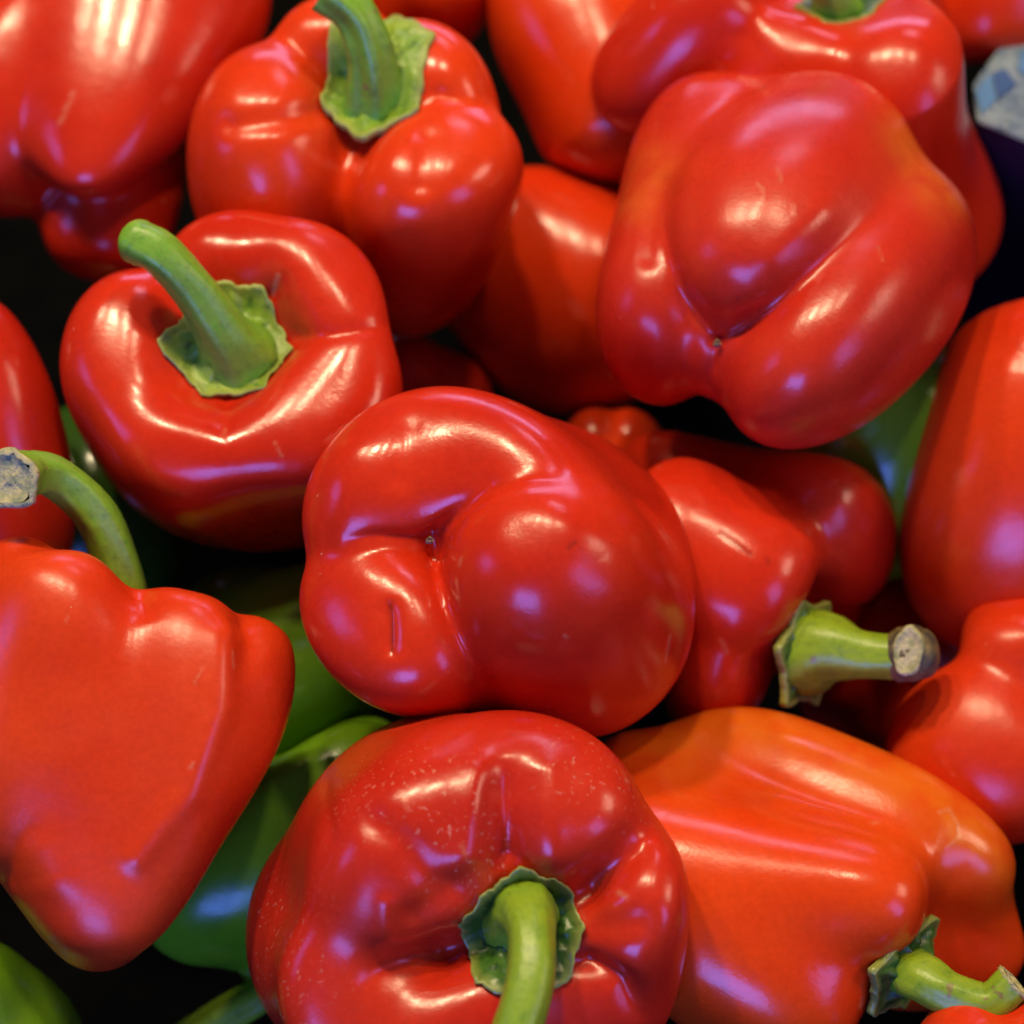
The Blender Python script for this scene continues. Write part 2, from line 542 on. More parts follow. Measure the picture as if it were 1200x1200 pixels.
# measured lobes of each pepper: ([stem end, blossom end], [(stem end, tip, radii, width)], distance shift)
FIT = {
    'centre': ([(650.8, 648.7, -108.7), (520.0, 640.0, 150.0)], [((714.3, 614.1, -135.5), (557.8, 543.2, 148.8), 127.69, 81.08, 113.64, 1.59), ((613.3, 629.2, -127.8), (379.6, 589.6, 114.1), 81.78, 89.54, 82.3, 1.33), ((705.1, 775.6, -95.3), (604.7, 618.6, 226.5), 149.19, 135.06, 114.2, 1.03), ((576.2, 763.4, -133.6), (417.6, 720.5, 158.4), 115.59, 87.66, 121.82, 1.39), ((632.7, 647.9, -72.9), (555.2, 642.5, 80.4), 77.79, 78.16, 77.99, 1)], 115),
    'upper': ([(975.8, 240.9, -211.5), (850.0, 380.0, 60.0)], [((984.1, 169.8, -187.2), (845.9, 336.9, 98.2), 118.35, 122.89, 88.62, 1.08), ((1052.7, 277.1, -223.2), (907.7, 472.5, 105.9), 128.71, 117.9, 83.71, 1.36), ((857.1, 160.0, -268.4), (753.2, 432.3, 1.3), 143.29, 92.32, 100.06, 1.4), ((987.0, 126.9, -166.1), (895.5, 317.1, -30.9), 100.67, 73.5, 59.33, 1.14), ((958.5, 268.5, -180.5), (837.2, 429.8, 31.1), 87.32, 87.54, 102.45, 1)], 58),
    'leftstem': ([(270.0, 385.0, -20.0), (264.0, 511.8, -291.8)], [((129.0, 384.3, -26.9), (177.3, 474.3, -302.7), 81.7, 67.06, 83.12, 1.37), ((207.5, 541.5, 4.6), (248.8, 565.4, -265.1), 64.55, 67.36, 77.33, 1.24), ((392.6, 463.5, 9.6), (378.4, 568.1, -265.5), 96.71, 64.06, 78, 1.38), ((398.5, 310.8, -40.6), (308.8, 464.9, -311.4), 84.3, 52.3, 81.82, 1.29), ((283.0, 272.7, -67.5), (257.9, 453.8, -325.1), 76.57, 70.82, 81.02, 1.26), ((269.8, 405.6, -65.6), (264.1, 499.1, -264.5), 104.31, 105.49, 89.08, 1)], 100.2),
    'topstem': ([(425.0, 120.0, -130.0), (470.1, 307.8, -445.6)], [((298.9, 102.8, -117.4), (358.7, 323.4, -455.0), 92.57, 102.86, 83.2, 1.32), ((522.8, 167.2, -87.2), (486.7, 365.4, -417.8), 108.37, 76.93, 73.63, 1.31), ((496.1, 53.9, -137.8), (528.0, 252.2, -466.7), 83.54, 66.98, 80.54, 1.27), ((378.1, 11.1, -185.9), (435.0, 254.9, -483.2), 74.74, 71.81, 81.67, 1.2), ((426.3, 156.5, -170.9), (463.6, 297.2, -418.3), 98.78, 94.2, 80.76, 1)], 97.3),
    'bottom': ([(600.0, 1075.0, 280.0), (543.5, 1080.7, 5.8)], [((622.0, 916.4, 277.3), (628.1, 1001.6, -0.8), 125.4, 97.93, 94.46, 1.29), ((778.9, 1032.0, 275.6), (605.2, 1147.8, -22.7), 63.64, 95.65, 93, 1.52), ((510.8, 1005.3, 308.6), (466.4, 948.9, 10.9), 129.57, 110.07, 146.32, 1.35), ((417.6, 1185.9, 275.9), (383.3, 1123.9, 9.2), 123.43, 71.03, 126.51, 1.28), ((639.1, 1220.9, 268.8), (535.7, 1126.5, 7.2), 135.68, 79.48, 98.02, 1.68), ((585.7, 1076.7, 208.2), (552.2, 1078.9, 45.2), 124.63, 125.15, 106.1, 1)], 109.9),
    'lowerleft': ([(150.0, 660.0, 150.0), (141.1, 1094.8, 216.6)], [((225.1, 696.7, 219.4), (161.3, 1069.8, 245.5), 80.93, 86.57, 71.22, 0.8), ((320.7, 734.4, 169.4), (140.5, 1024.6, 237.4), 53.04, 81.69, 46.12, 0.97), ((51.6, 648.8, 213.2), (113.6, 1091.3, 261.4), 91.33, 67.59, 60.33, 1.24), ((16.7, 651.8, 161.3), (54.2, 1031.9, 229.2), 53.08, 95.63, 77.78, 1.11), ((144.8, 698.2, 75.8), (120.2, 1113.6, 176.7), 88.49, 101.19, 75.96, 1.2), ((133.2, 723.7, 157.5), (128.1, 1031.6, 200.1), 134.28, 121.12, 98.64, 1)], 0),
    'lowerright': ([(1075.0, 1105.0, 160.0), (760.0, 930.0, 110.0)], [((1084.7, 1062.1, 242.9), (697.3, 993.0, 169.6), 94.85, 67.33, 97.99, 0.94), ((1180.6, 1042.3, 100.4), (808.1, 872.0, 37.0), 80.73, 76.95, 80.52, 1.32), ((997.5, 1206.4, 203.7), (744.4, 1067.8, 184.7), 87.64, 89.1, 78.34, 1.14), ((1191.6, 1132.7, 64.8), (906.3, 1023.0, -17.6), 54.6, 96.05, 66.24, 1.09), ((1023.8, 1124.5, 118.2), (771.6, 947.2, 111.9), 83.28, 79.27, 46.62, 1)], -30),
    'midright': ([(940.0, 755.0, 0.0), (760.0, 650.0, -40.0)], [((939.1, 712.1, 115.7), (726.2, 595.6, 66.7), 84.16, 74.81, 93.7, 1.28), ((1033.0, 639.4, 25.6), (737.4, 563.5, -158.8), 114.85, 67.68, 91.03, 1.49), ((902.7, 793.8, 49.9), (787.6, 753.1, 22.5), 77.54, 92.35, 79.1, 1.18), ((1000.0, 740.0, -120.0), (800.0, 650.0, -140.0), 65, 85, 74.99, 1.15), ((920.0, 745.0, -20.0), (780.0, 660.0, -40.0), 70, 80, 75, 1)], -90),
    'rightedge': ([(1218.5, 357.4, 57.5), (1160.0, 720.0, -40.0)], [((1197.9, 399.5, 45.1), (1143.0, 711.2, -38.8), 80.32, 77.62, 91.2, 1.2), ((1304.1, 378.9, 72.3), (1238.5, 737.5, -22.6), 62.44, 111.01, 72.99, 1.2), ((1242.9, 415.1, 127.2), (1161.2, 722.3, 24.3), 57.28, 95.45, 82.96, 1.16), ((1231.5, 417.4, 39.8), (1188.2, 678.1, -33.0), 104.47, 84.69, 102.79, 1)], -150),
    'rightlow': ([(1190.0, 750.0, 60.0), (1170.0, 960.0, 20.0)], [((1157.2, 785.3, 120.1), (1129.8, 972.1, 44.9), 62.7, 89.22, 88.58, 1.19), ((1181.3, 704.0, 89.0), (1215.6, 873.5, 20.8), 81.28, 61.07, 67.53, 1.16), ((1240.1, 790.5, 90.2), (1221.7, 960.5, 48.8), 69.58, 99.41, 80.2, 1.15), ((1180.5, 782.1, 19.4), (1175.6, 940.1, 9.6), 69.27, 90.37, 80.11, 1)], -95),
    'leftedge': ([(-30.0, 370.0, -60.0), (53.9, 682.0, -127.1)], [((-47.9, 356.2, -3.7), (26.8, 691.2, -73.8), 70.05, 75.18, 77.22, 1.13), ((-41.3, 370.2, -75.6), (36.5, 655.2, -150.3), 67.29, 62.37, 77.73, 1.14), ((-97.7, 390.0, -63.4), (-7.7, 695.7, -129.9), 69.36, 100.29, 78.95, 1.2), ((-57.9, 434.6, -70.8), (8.2, 653.8, -120.3), 92.08, 91.21, 82.14, 1)], 15.2),
    'topleft': ([(193.1, -89.4, -349.5), (110.0, 160.0, -150.0)], [((175.8, -91.3, -342.8), (96.2, 221.9, -77.2), 130.41, 105.18, 47.93, 1.46), ((125.2, -96.9, -362.2), (-28.0, 234.2, -155.5), 89.43, 97.83, 84.19, 1.19), ((192.9, -66.4, -389.1), (115.7, 321.1, -182.5), 85.77, 60.21, 92.92, 1.25), ((202.2, -62.5, -331.0), (135.8, 111.9, -186.6), 111.3, 121.04, 105.29, 1)], -46.1),
    'topright': ([(985.0, 20.0, -170.0), (1000.0, 260.0, -420.0)], [((857.6, -31.2, -148.1), (714.2, 137.8, -285.3), 60.13, 65.76, 63.77, 1.08), ((930.7, 54.1, -133.0), (889.2, 201.2, -359.2), 56.31, 94.36, 78.98, 1.1), ((1050.0, 104.7, -96.4), (1062.0, 303.8, -375.0), 70.48, 66.03, 94.75, 1.17), ((1066.9, 35.4, -155.1), (1099.2, 245.0, -402.7), 67.03, 39.77, 96.54, 1.19), ((990.0, -70.7, -241.2), (999.6, 150.1, -481.0), 64.21, 93.62, 81.25, 1.3), ((976.9, 63.5, -224.8), (994.9, 238.4, -400.8), 76.95, 87.53, 82.17, 1)], 24),
    'backorange': ([(600.0, -90.0, -330.0), (744.0, 215.9, -294.0)], [((624.3, -93.3, -317.5), (763.7, 186.7, -240.5), 74.6, 77.42, 89.63, 1.25), ((654.0, -114.5, -337.1), (786.0, 194.0, -300.8), 75.63, 82.08, 71.66, 1.13), ((582.3, -98.3, -366.8), (700.5, 182.6, -324.3), 72.09, 25, 93.44, 1.21), ((630.3, -46.7, -332.6), (735.2, 150.9, -307.3), 80.17, 92.89, 57.2, 1)], -80),
    'behind': ([(590.0, 200.0, -330.0), (735.3, 449.0, -413.0)], [((622.4, 228.2, -285.6), (766.3, 447.3, -372.1), 61.66, 93.11, 80.88, 1.09), ((624.3, 219.3, -341.5), (752.2, 437.4, -408.1), 67.54, 117.14, 77.26, 1.2), ((534.3, 224.5, -326.8), (694.6, 473.0, -410.6), 73.36, 91.43, 79.7, 1.16), ((576.6, 218.3, -339.2), (716.9, 430.4, -405.7), 84.51, 85.39, 77.64, 1)], -40),
    'greenmid': ([(440.0, 640.0, -150.0), (190.9, 853.5, -185.6)], [((441.9, 685.6, -98.3), (199.1, 879.5, -143.0), 59.91, 85.57, 82.19, 1.19), ((478.6, 688.0, -185.6), (219.3, 886.4, -210.8), 66.68, 88.22, 81.32, 1.15), ((350.2, 693.7, -176.8), (194.1, 840.0, -198.6), 74.72, 84.38, 77.35, 1.12), ((436.5, 705.5, -155.8), (223.5, 852.9, -183.0), 79.65, 79.24, 79.18, 1)], 0),
    'greenlow': ([(246.1, 1108.3, -34.8), (420.0, 830.0, 0.0)], [((272.1, 1087.8, 7.2), (442.4, 863.7, 41.8), 82.78, 69, 53.31, 1.16), ((270.1, 1122.5, -68.9), (452.8, 854.9, -46.7), 76.61, 77.94, 55.59, 1.15), ((198.1, 1111.9, -25.4), (321.3, 900.3, 1.8), 75.01, 87.56, 59.28, 1.15), ((274.7, 1094.9, -32.7), (435.9, 887.4, -5.8), 82.55, 69.63, 71.4, 1)], -29.8),
    'greencorner': ([(-61.6, 1343.1, -58.9), (10.0, 1200.0, 120.0)], [((-38.1, 1318.7, -86.0), (46.3, 1172.9, 93.2), 74.44, 85.95, 64.44, 1.16), ((-97.5, 1328.2, -52.0), (-22.0, 1126.5, 136.7), 74.53, 87.55, 70.07, 1.2), ((-41.6, 1373.3, -42.1), (35.2, 1237.3, 141.2), 74.88, 85.37, 60.53, 1.15), ((-52.4, 1325.3, -36.6), (1.8, 1217.6, 97.7), 79.96, 79.89, 80.29, 1)], 0),
    'topsliver': ([(464.0, -187.5, -502.1), (505.0, 45.0, -420.0)], [((483.7, -202.2, -470.5), (527.2, 28.5, -384.5), 70, 85, 60, 1.15), ((424.5, -181.4, -499.9), (460.6, 52.0, -417.5), 70, 85, 60, 1.15), ((483.7, -179.1, -535.8), (524.7, 53.4, -453.8), 70, 80, 60, 1.15), ((468.9, -159.6, -492.2), (500.1, 17.1, -429.8), 80, 80, 80, 1)], 0),
    'topcorner': ([(1178.8, -179.6, -440.9), (1150.0, 80.0, -340.0)], [((1139.7, -185.9, -435.9), (1101.0, 72.1, -333.7), 70, 85, 60, 1.15), ((1218.0, -178.3, -433.0), (1208.8, 81.9, -328.1), 70, 85, 60, 1.15), ((1178.8, -194.1, -403.7), (1150.0, 63.7, -298.1), 70, 80, 60, 1.15), ((1175.8, -151.8, -430.1), (1153.1, 52.2, -350.8), 80, 80, 80, 1)], -60),
    'bottomcorner': ([(1197.0, 1413.5, 116.0), (1168.0, 1196.0, 290.0)], [((1162.5, 1403.8, 98.2), (1124.9, 1183.9, 267.7), 70, 85, 60, 1.15), ((1234.4, 1401.9, 107.8), (1224.1, 1178.6, 277.6), 70, 85, 60, 1.15), ((1197.0, 1438.5, 147.3), (1168.0, 1224.1, 325.1), 70, 80, 60, 1.15), ((1193.9, 1390.2, 134.7), (1171.1, 1219.3, 271.4), 80, 80, 80, 1)], 0),
    'understem': ([(1076.4, 697.9, -211.1), (975.0, 850.0, -130.0)], [((1059.2, 672.6, -185.3), (957.8, 824.8, -104.2), 70, 75, 50, 1.15), ((1110.9, 715.8, -201.6), (1018.1, 872.4, -118.1), 70, 75, 50, 1.15), ((1070.4, 713.3, -247.5), (969.0, 865.4, -166.4), 70, 75, 50, 1.15), ((1061.2, 720.7, -199.0), (990.2, 827.2, -142.2), 70, 70, 70, 1)], -170),
    'gapbit': ([(712.0, 500.0, -290.0), (726.9, 589.6, -409.4)], [((687.9, 490.2, -300.3), (708.0, 581.9, -417.5), 30, 40, 36, 1.15), ((738.2, 490.8, -293.7), (747.5, 582.3, -412.3), 30, 40, 36, 1.15), ((712.0, 522.4, -273.2), (726.9, 607.2, -396.2), 30, 40, 36, 1.15), ((714.0, 511.9, -305.9), (724.9, 577.6, -393.5), 40, 40, 34, 1)], 0),
    'greenright': ([(1060.0, 430.0, -130.0), (1020.3, 641.7, -275.6)], [((1079.8, 452.1, -103.2), (1040.1, 663.9, -248.8), 55, 75, 65, 1.15), ((1079.8, 412.9, -160.3), (1038.1, 626.3, -302.8), 55, 75, 65, 1.15), ((1020.5, 425.0, -126.5), (980.8, 636.7, -272.1), 55, 75, 65, 1.15), ((1056.9, 446.3, -141.2), (1023.4, 625.5, -264.4), 70, 70, 59.5, 1)], 0),
    'greenleft': ([(120.0, 500.0, -170.0), (92.7, 745.3, -251.8)], [((142.4, 514.6, -133.8), (112.6, 758.2, -219.6), 55, 75, 65, 1.15), ((142.4, 489.9, -207.7), (110.1, 737.5, -281.1), 55, 75, 65, 1.15), ((70.3, 495.0, -168.3), (53.0, 741.3, -250.4), 55, 75, 65, 1.15), ((116.9, 528.3, -179.4), (95.9, 717.0, -242.3), 70, 70, 59.5, 1)], -115.2),
    'greengap': ([(1045.0, 830.0, -240.0), (1045.0, 950.0, -330.0)], [((1060.0, 845.6, -219.2), (1060.0, 965.6, -309.2), 35, 50, 45, 1.15), ((1060.0, 814.4, -260.8), (1060.0, 934.4, -350.8), 35, 50, 45, 1.15), ((1015.0, 830.0, -240.0), (1015.0, 950.0, -330.0), 35, 50, 45, 1.15), ((1045.0, 846.0, -252.0), (1045.0, 934.0, -318.0), 45, 45, 38.25, 1)], -200),
    'deepmid': ([(520.0, 440.0, -330.0), (389.3, 570.7, -512.9)], [((486.3, 410.3, -327.1), (359.4, 544.3, -510.4), 50, 75, 70, 1.15), ((556.6, 439.8, -356.2), (421.8, 570.5, -536.2), 50, 75, 70, 1.15), ((520.0, 476.6, -303.8), (389.3, 603.2, -489.7), 50, 75, 70, 1.15), ((504.9, 455.1, -351.1), (404.4, 555.6, -491.8), 70, 70, 59.5, 1)], 0),
}


def pepper(key, name, label, cat, mat, axis, lobes, k=(14, 8), wob=2.0, cell=7.0, fine=True, dents=(), ripe=(), dust=(), scars_and_shade=(),
           calyx=None, stem=None, scar=None, group='peppers heaped on the stall', m=2.5, merge=None):
    dz = 0.0
    if key in FIT:
        axis, lobes, dz = FIT[key]
    sh = lambda p: (p[0], p[1], p[2] + dz)
    axis = [sh(p) for p in axis]
    lobes = [(sh(l[0]), sh(l[1])) + tuple(l[2:]) for l in lobes]
    f, lo, hi, ps, centre = make_field(key, axis, lobes, k, wob, m, merge)
    FIELDS[key] = f
    v, q = surface_nets(f, lo, hi, cell * ps)
    for _ in range(3):
        v = project(f, relax(v, q), 1)
    v = project(f, v, 2)
    if fine:
        v, q = subdivide(v, q)
        v = project(f, relax(v, q), 2)
    px, py = to_px(v)
    nrm = vnormals(v, q)
    toc = CAM - v
    facing = np.clip((nrm * toc).sum(1) / np.linalg.norm(toc, axis=1), 0, 1)
    fs = np.clip(facing * 2.5, 0, 1)
    disp = np.zeros(len(v))
    for dn in dents:
        pts, wd, amp = dn[:3]
        how = dn[3] if len(dn) > 3 else 'fade'
        d, t = seg_dist(px, py, pts, True)
        if how == 'soft':
            pr = np.exp(-(d / wd) ** 2)
        else:                      # a creased valley, deepest at its start
            pr = np.exp(1.0 - np.sqrt(1 + (d / wd) ** 2 * 2.0)) * ((1 - t ** 1.5) if how == 'fade' else np.maximum(4 * t * (1 - t), 0) ** 0.6)
        disp -= amp * ps * pr * fs
    v = v + nrm * disp[:, None]
    rp = np.zeros(len(v))
    for pts, wd, amp in ripe:
        rp = np.maximum(rp, amp * np.exp(-(seg_dist(px, py, pts) / wd) ** 2) * (facing > 0))
    du = np.zeros(len(v))
    for pts, wd, amp in dust:
        du = np.maximum(du, amp * np.exp(-(seg_dist(px, py, pts) / wd) ** 2) * fs)
    sr = np.zeros(len(v))
    for pts, wd, amp in scars_and_shade:      # above zero a pale healed scratch, below zero a dark one, along the slit its painted shade
        e = amp * np.exp(-(seg_dist(px, py, pts) / (wd * (0.75 if amp > 0 else 1))) ** 2) * fs * (0.7 if amp > 0 else 1)
        sr = np.where(np.abs(e) > np.abs(sr), e, sr)
    v = v + nrm * (np.abs(sr) * 0.8 * ps)[:, None] * np.sign(sr)[:, None]
    base = np.array([centre[0], centre[1], v[:, 2].min()])
    root = bpy.data.objects.new(name, None)
    root.empty_display_size = 0.02
    col.objects.link(root)
    root.location = base
    tag(root, label, cat, group)
    obj('body', new_mesh('pepper_body', v - base, q.tolist(), mat, attrs={'ripe': rp, 'dust': du, 'scar': sr}), root)
    zref = dz
    if calyx:
        calyx = dict(calyx)
        zref = hit_z(f, *calyx.pop('hit', calyx['at'][:2])) + calyx.pop('dz', 0)
        calyx['at'] = (calyx['at'][0], calyx['at'][1], zref)
        build_calyx(f, root, base, ps, **calyx)
    if stem:
        stem = dict(stem)
        stem['path'] = [(x, y, z + zref) for x, y, z in stem['path']]
        if stem.get('cork'):
            ck = stem['cork'] = dict(stem['cork'])
            ck['path'] = [(x, y, z + zref) for x, y, z in ck['path']]
            (x, y, z), nn, rx, ry = ck['patch']
            ck['patch'] = ((x, y, z + zref), nn, rx, ry)
        build_stem(root, base, ps, **stem)
    if scar:
        build_scar(f, root, base, ps, scar)
    return root


def hit_z(f, px, py):
    """where the line of sight through that place meets the skin"""
    zs = np.linspace(700, -700, 1400)
    P = np.array([V(px, py, z) for z in zs])
    i = np.argmax(f(P) < 0)
    return zs[i]


def frame(n, hint=None):
    n = n / np.linalg.norm(n)
    h = hint if hint is not None else (UP if abs(n @ UP) < 0.9 else RIGHT)
    a = np.cross(h, n)
    a /= np.linalg.norm(a)
    return n, a, np.cross(n, a)


def drop(f, P, n, far=0.03):
    """distance along -n from P + n*far down to the skin"""
    ts = np.linspace(far, -far, 60)
    out = np.full(len(P), -far)
    done = np.zeros(len(P), bool)
    for t in ts:
        ins = (f(P + n * t) < 0) & ~done
        out[ins] = t
        done |= ins
    return out


def build_calyx(f, root, base, ps, at, normal, r, pts=6, mat=None, seed=1, conform=0.65, lift=5, spike=0.12, hub=0.45, squash=1.0, turn=0.0, hubh=0.26):
    c = V(*at)
    n, a, b = frame(vdir(*normal))
    rs = random.Random(seed)
    nr, na = 18, 96
    R = r * ps
    cor = []
    for i in range(pts):
        cor.append((2 * math.pi * i / pts + turn + rs.uniform(-0.12, 0.12), R * (1 + rs.uniform(-0.16, 0.12))))
    verts, along = [], []
    ring_r = []
    for j in range(na):
        ph = 2 * math.pi * j / na
        best = None
        for i in range(pts):
            p0, q0 = cor[i]
            p1, q1 = cor[(i + 1) % pts]
            d = (p1 - p0) % (2 * math.pi)
            x = (ph - p0) % (2 * math.pi)
            if x <= d:
                t = x / d
                # straight edge between two corners, pulled in a little
                X0, Y0, X1, Y1 = q0 * math.cos(p0), q0 * math.sin(p0), q1 * math.cos(p1), q1 * math.sin(p1)
                den = (math.cos(ph) * (Y1 - Y0) - math.sin(ph) * (X1 - X0))
                rr = (X0 * (Y1 - Y0) - Y0 * (X1 - X0)) / den if abs(den) > 1e-9 else q0
                rr *= 1 - spike * math.sin(math.pi * t) ** 0.8
                best = rr
        ring_r.append(best if best else R)
    rag = [1 + 0.022 * rs.uniform(-1, 1) + 0.02 * math.sin(j * 0.9 + seed) for j in range(na)]
    ring_r = [q * w for q, w in zip(ring_r, rag)]
    veins = [c_[0] for c_ in cor] + [c_[0] + math.pi / pts for c_ in cor]
    P, H = [], []
    lumps = [(rs.uniform(0, 6.28), rs.uniform(0.32, 0.82), rs.uniform(0.045, 0.11), rs.uniform(0.02, 0.085)) for _ in range(44)]
    for i in range(nr + 1):
        s = i / nr
        for j in range(na):
            ph = 2 * math.pi * j / na
            rr = ring_r[j] * s
            P.append(c + a * rr * math.cos(ph) + b * rr * math.sin(ph) * squash)
            hub_z = math.exp(-(s / hub) ** 2) * hubh * R
            rib = 0.035 * R * math.cos(5 * ph + seed) * math.exp(-((s - 0.45) / 0.25) ** 2)
            lump = 0.03 * R * math.sin(9 * ph + 3 * s + seed) * math.sin(6 * s + 2 * ph) * (1 - s)
            for lp, ls, lw, lh in lumps:
                dd = (s * math.cos(ph) - ls * math.cos(lp)) ** 2 + (s * math.sin(ph) - ls * math.sin(lp)) ** 2
                lump += lh * R * math.exp(-dd / (lw * lw))
            for vn in veins:
                dv = (ph - vn + math.pi) % (2 * math.pi) - math.pi
                lump += 0.05 * R * math.exp(-(dv * s / 0.055) ** 2) * (s if s > 0.3 else 0) * (1.15 - s)
            lump += 0.012 * R * rs.uniform(-1, 1) * s
            H.append(hub_z + rib + lump + 0.05 * R * s ** 6)
            along.append(s)
    P = np.array(P)
    H = np.array(H)
    t = drop(f, P, n)
    # skin heights relative to the middle, smoothed so that the calyx bridges the creases
    t = t.reshape(nr + 1, na)
    for _ in range(3):
        t = 0.5 * t + 0.25 * (np.roll(t, 1, 1) + np.roll(t, -1, 1))
    med = np.median(t)
    raw = t.copy()
    t = np.maximum(med + (t - med) * conform, raw - 2 * ps).reshape(-1) if conform > 0 else np.zeros(raw.size)
    top = P + n * (t + lift * ps + H)[:, None]
    low = P + n * (t + lift * ps - 0.0020 + 0.05 * R * np.array(along) ** 6)[:, None]
    verts = np.concatenate([top, low])
    faces = []
    M = (nr + 1) * na
    for i in range(nr):
        for j in range(na):
            k = (j + 1) % na
            faces.append((i * na + j, (i + 1) * na + j, (i + 1) * na + k, i * na + k))
            faces.append((M + i * na + j, M + i * na + k, M + (i + 1) * na + k, M + (i + 1) * na + j))
    for j in range(na):
        k = (j + 1) % na
        faces.append((nr * na + j, M + nr * na + j, M + nr * na + k, nr * na + k))
    obj('calyx', new_mesh('calyx', verts - base, faces, mat or CALYX, attrs={'along': along + along}), root)


def build_stem(root, base, ps, path, radii, mat=None, cut=None, cut_dir=None, seed=1, ridge=0.07, round_end=False, cork=None):
    pts = np.array([V(*p) for p in path])
    # Catmull-Rom through the points
    P, R = [], []
    n = len(pts)
    ext = np.vstack([2 * pts[0] - pts[1], pts, 2 * pts[-1] - pts[-2]])
    rr = [radii[0]] + list(radii) + [radii[-1]]
    for i in range(n - 1):
        p0, p1, p2, p3 = ext[i:i + 4]
        for s in range(10):
            t = s / 10
            P.append(0.5 * ((2 * p1) + (-p0 + p2) * t + (2 * p0 - 5 * p1 + 4 * p2 - p3) * t * t + (-p0 + 3 * p1 - 3 * p2 + p3) * t ** 3))
            a, b, c, d = rr[i:i + 4]
            R.append(max(1.0, 0.5 * (2 * b + (-a + c) * t + (2 * a - 5 * b + 4 * c - d) * t * t + (-a + 3 * b - 3 * c + d) * t ** 3)))
    P.append(pts[-1])
    R.append(radii[-1])
    P = np.array(P)
    R = np.array(R) * ps
    if round_end:
        T = P[-1] - P[-2]
        T /= np.linalg.norm(T)
        r0 = R[-1]
        ex, er = [], []
        for a in np.linspace(0.15, 1.5, 7):
            ex.append(P[-1] + T * r0 * 0.8 * math.sin(a) if not ex else pts[-1] + T * r0 * 0.8 * math.sin(a))
            er.append(r0 * math.cos(a))
        P = np.vstack([P, ex])
        R = np.concatenate([R, er])
    T = np.gradient(P, axis=0)
    T /= np.linalg.norm(T, axis=1)[:, None]
    if cut_dir is not None:      # the knife went through at an angle
        cd = vdir(*cut_dir)
    na = 30
    _, a, b = frame(T[0])
    verts, along, around, length = [], [], [], []
    rs = random.Random(seed)
    ph0 = rs.uniform(0, 6)
    for i in range(len(P)):
        a = a - T[i] * (a @ T[i])
        a /= np.linalg.norm(a)
        b = np.cross(T[i], a)
        for j in range(na):
            ph = 2 * math.pi * j / na
            r = R[i] * (1 + ridge * math.cos(5 * ph + ph0) + 0.018 * math.cos(11 * ph + 2 * ph0) + 0.012 * rs.uniform(-1, 1) + 0.03 * math.sin(2 * ph + i * 0.13 + ph0) + 0.02 * math.sin(3 * ph + i * 0.4))
            verts.append(P[i] + a * r * math.cos(ph) + b * r * math.sin(ph))
            along.append(0.0)
            around.append(abs(j / na - 0.5) * 2)
            length.append(i / 10.0)
    verts = np.array(verts)
    k = len(P)
    if cut_dir is not None:
        for i in range(max(0, k - 8), k):
            w = ((i - (k - 9)) / 8.0) ** 1.5
            sl = slice(i * na, (i + 1) * na)
            d = verts[sl] - P[i]
            den = T[i] @ cd
            sh = -(d @ cd) / (den if abs(den) > 0.25 else 0.25 * (1 if den >= 0 else -1))
            verts[sl] += np.outer(sh * w, T[i])
    faces = []
    for i in range(k - 1):
        for j in range(na):
            l = (j + 1) % na
            faces.append((i * na + j, i * na + l, (i + 1) * na + l, (i + 1) * na + j))
    if round_end:
        faces.append(tuple((k - 1) * na + j for j in range(na)))
    st = obj('stem', new_mesh('stem', verts - base, faces, mat or STEM, attrs={'along': along, 'around': around, 'length': length}), root)
    if cork is not None:
        build_cork(st, base, ps, **cork)
    if cut is not None:
        rim_m, pith_m, rimw = cut
        edge = verts[(k - 1) * na:k * na]
        c = edge.mean(0)
        nn = T[-1] if cut_dir is None else vdir(*cut_dir)
        rs2 = np.random.RandomState(seed)
        jag = 1 + 0.05 * rs2.normal(size=na)
        rings = [(1.0, -0.10), (1.05, 0.02), (1.0, 0.12), (1 - rimw, 0.10)]
        rv, rf = [], []
        r0 = R[-1]
        for s, h in rings:
            for j in range(na):
                rv.append(c + (edge[j] - c) * s * (jag[j] if s < 1.04 else 1) + nn * h * r0)
        for i in range(len(rings) - 1):
            for j in range(na):
                l = (j + 1) % na
                rf.append((i * na + j, i * na + l, (i + 1) * na + l, (i + 1) * na + j))
        ce = obj('cut_rim', new_mesh('cut_rim', np.array(rv) - base, rf, rim_m), st)
        pv, pf = [], []
        prs = [(1 - rimw, 0.10), ((1 - rimw) * 0.8, 0.0), ((1 - rimw) * 0.5, -0.10), ((1 - rimw) * 0.2, -0.02)]
        for s, h in prs:
            for j in range(na):
                pv.append(c + (edge[j] - c) * s * (1 + 0.03 * rs2.normal()) + nn * (h + 0.03 * rs2.normal()) * r0)
        for i in range(len(prs) - 1):
            for j in range(na):
                l = (j + 1) % na
                pf.append((i * na + j, i * na + l, (i + 1) * na + l, (i + 1) * na + j))
        pf.append(tuple((len(prs) - 1) * na + j for j in range(na)))
        obj('cut_face', new_mesh('cut_face', np.array(pv) - base, pf, pith_m), st)


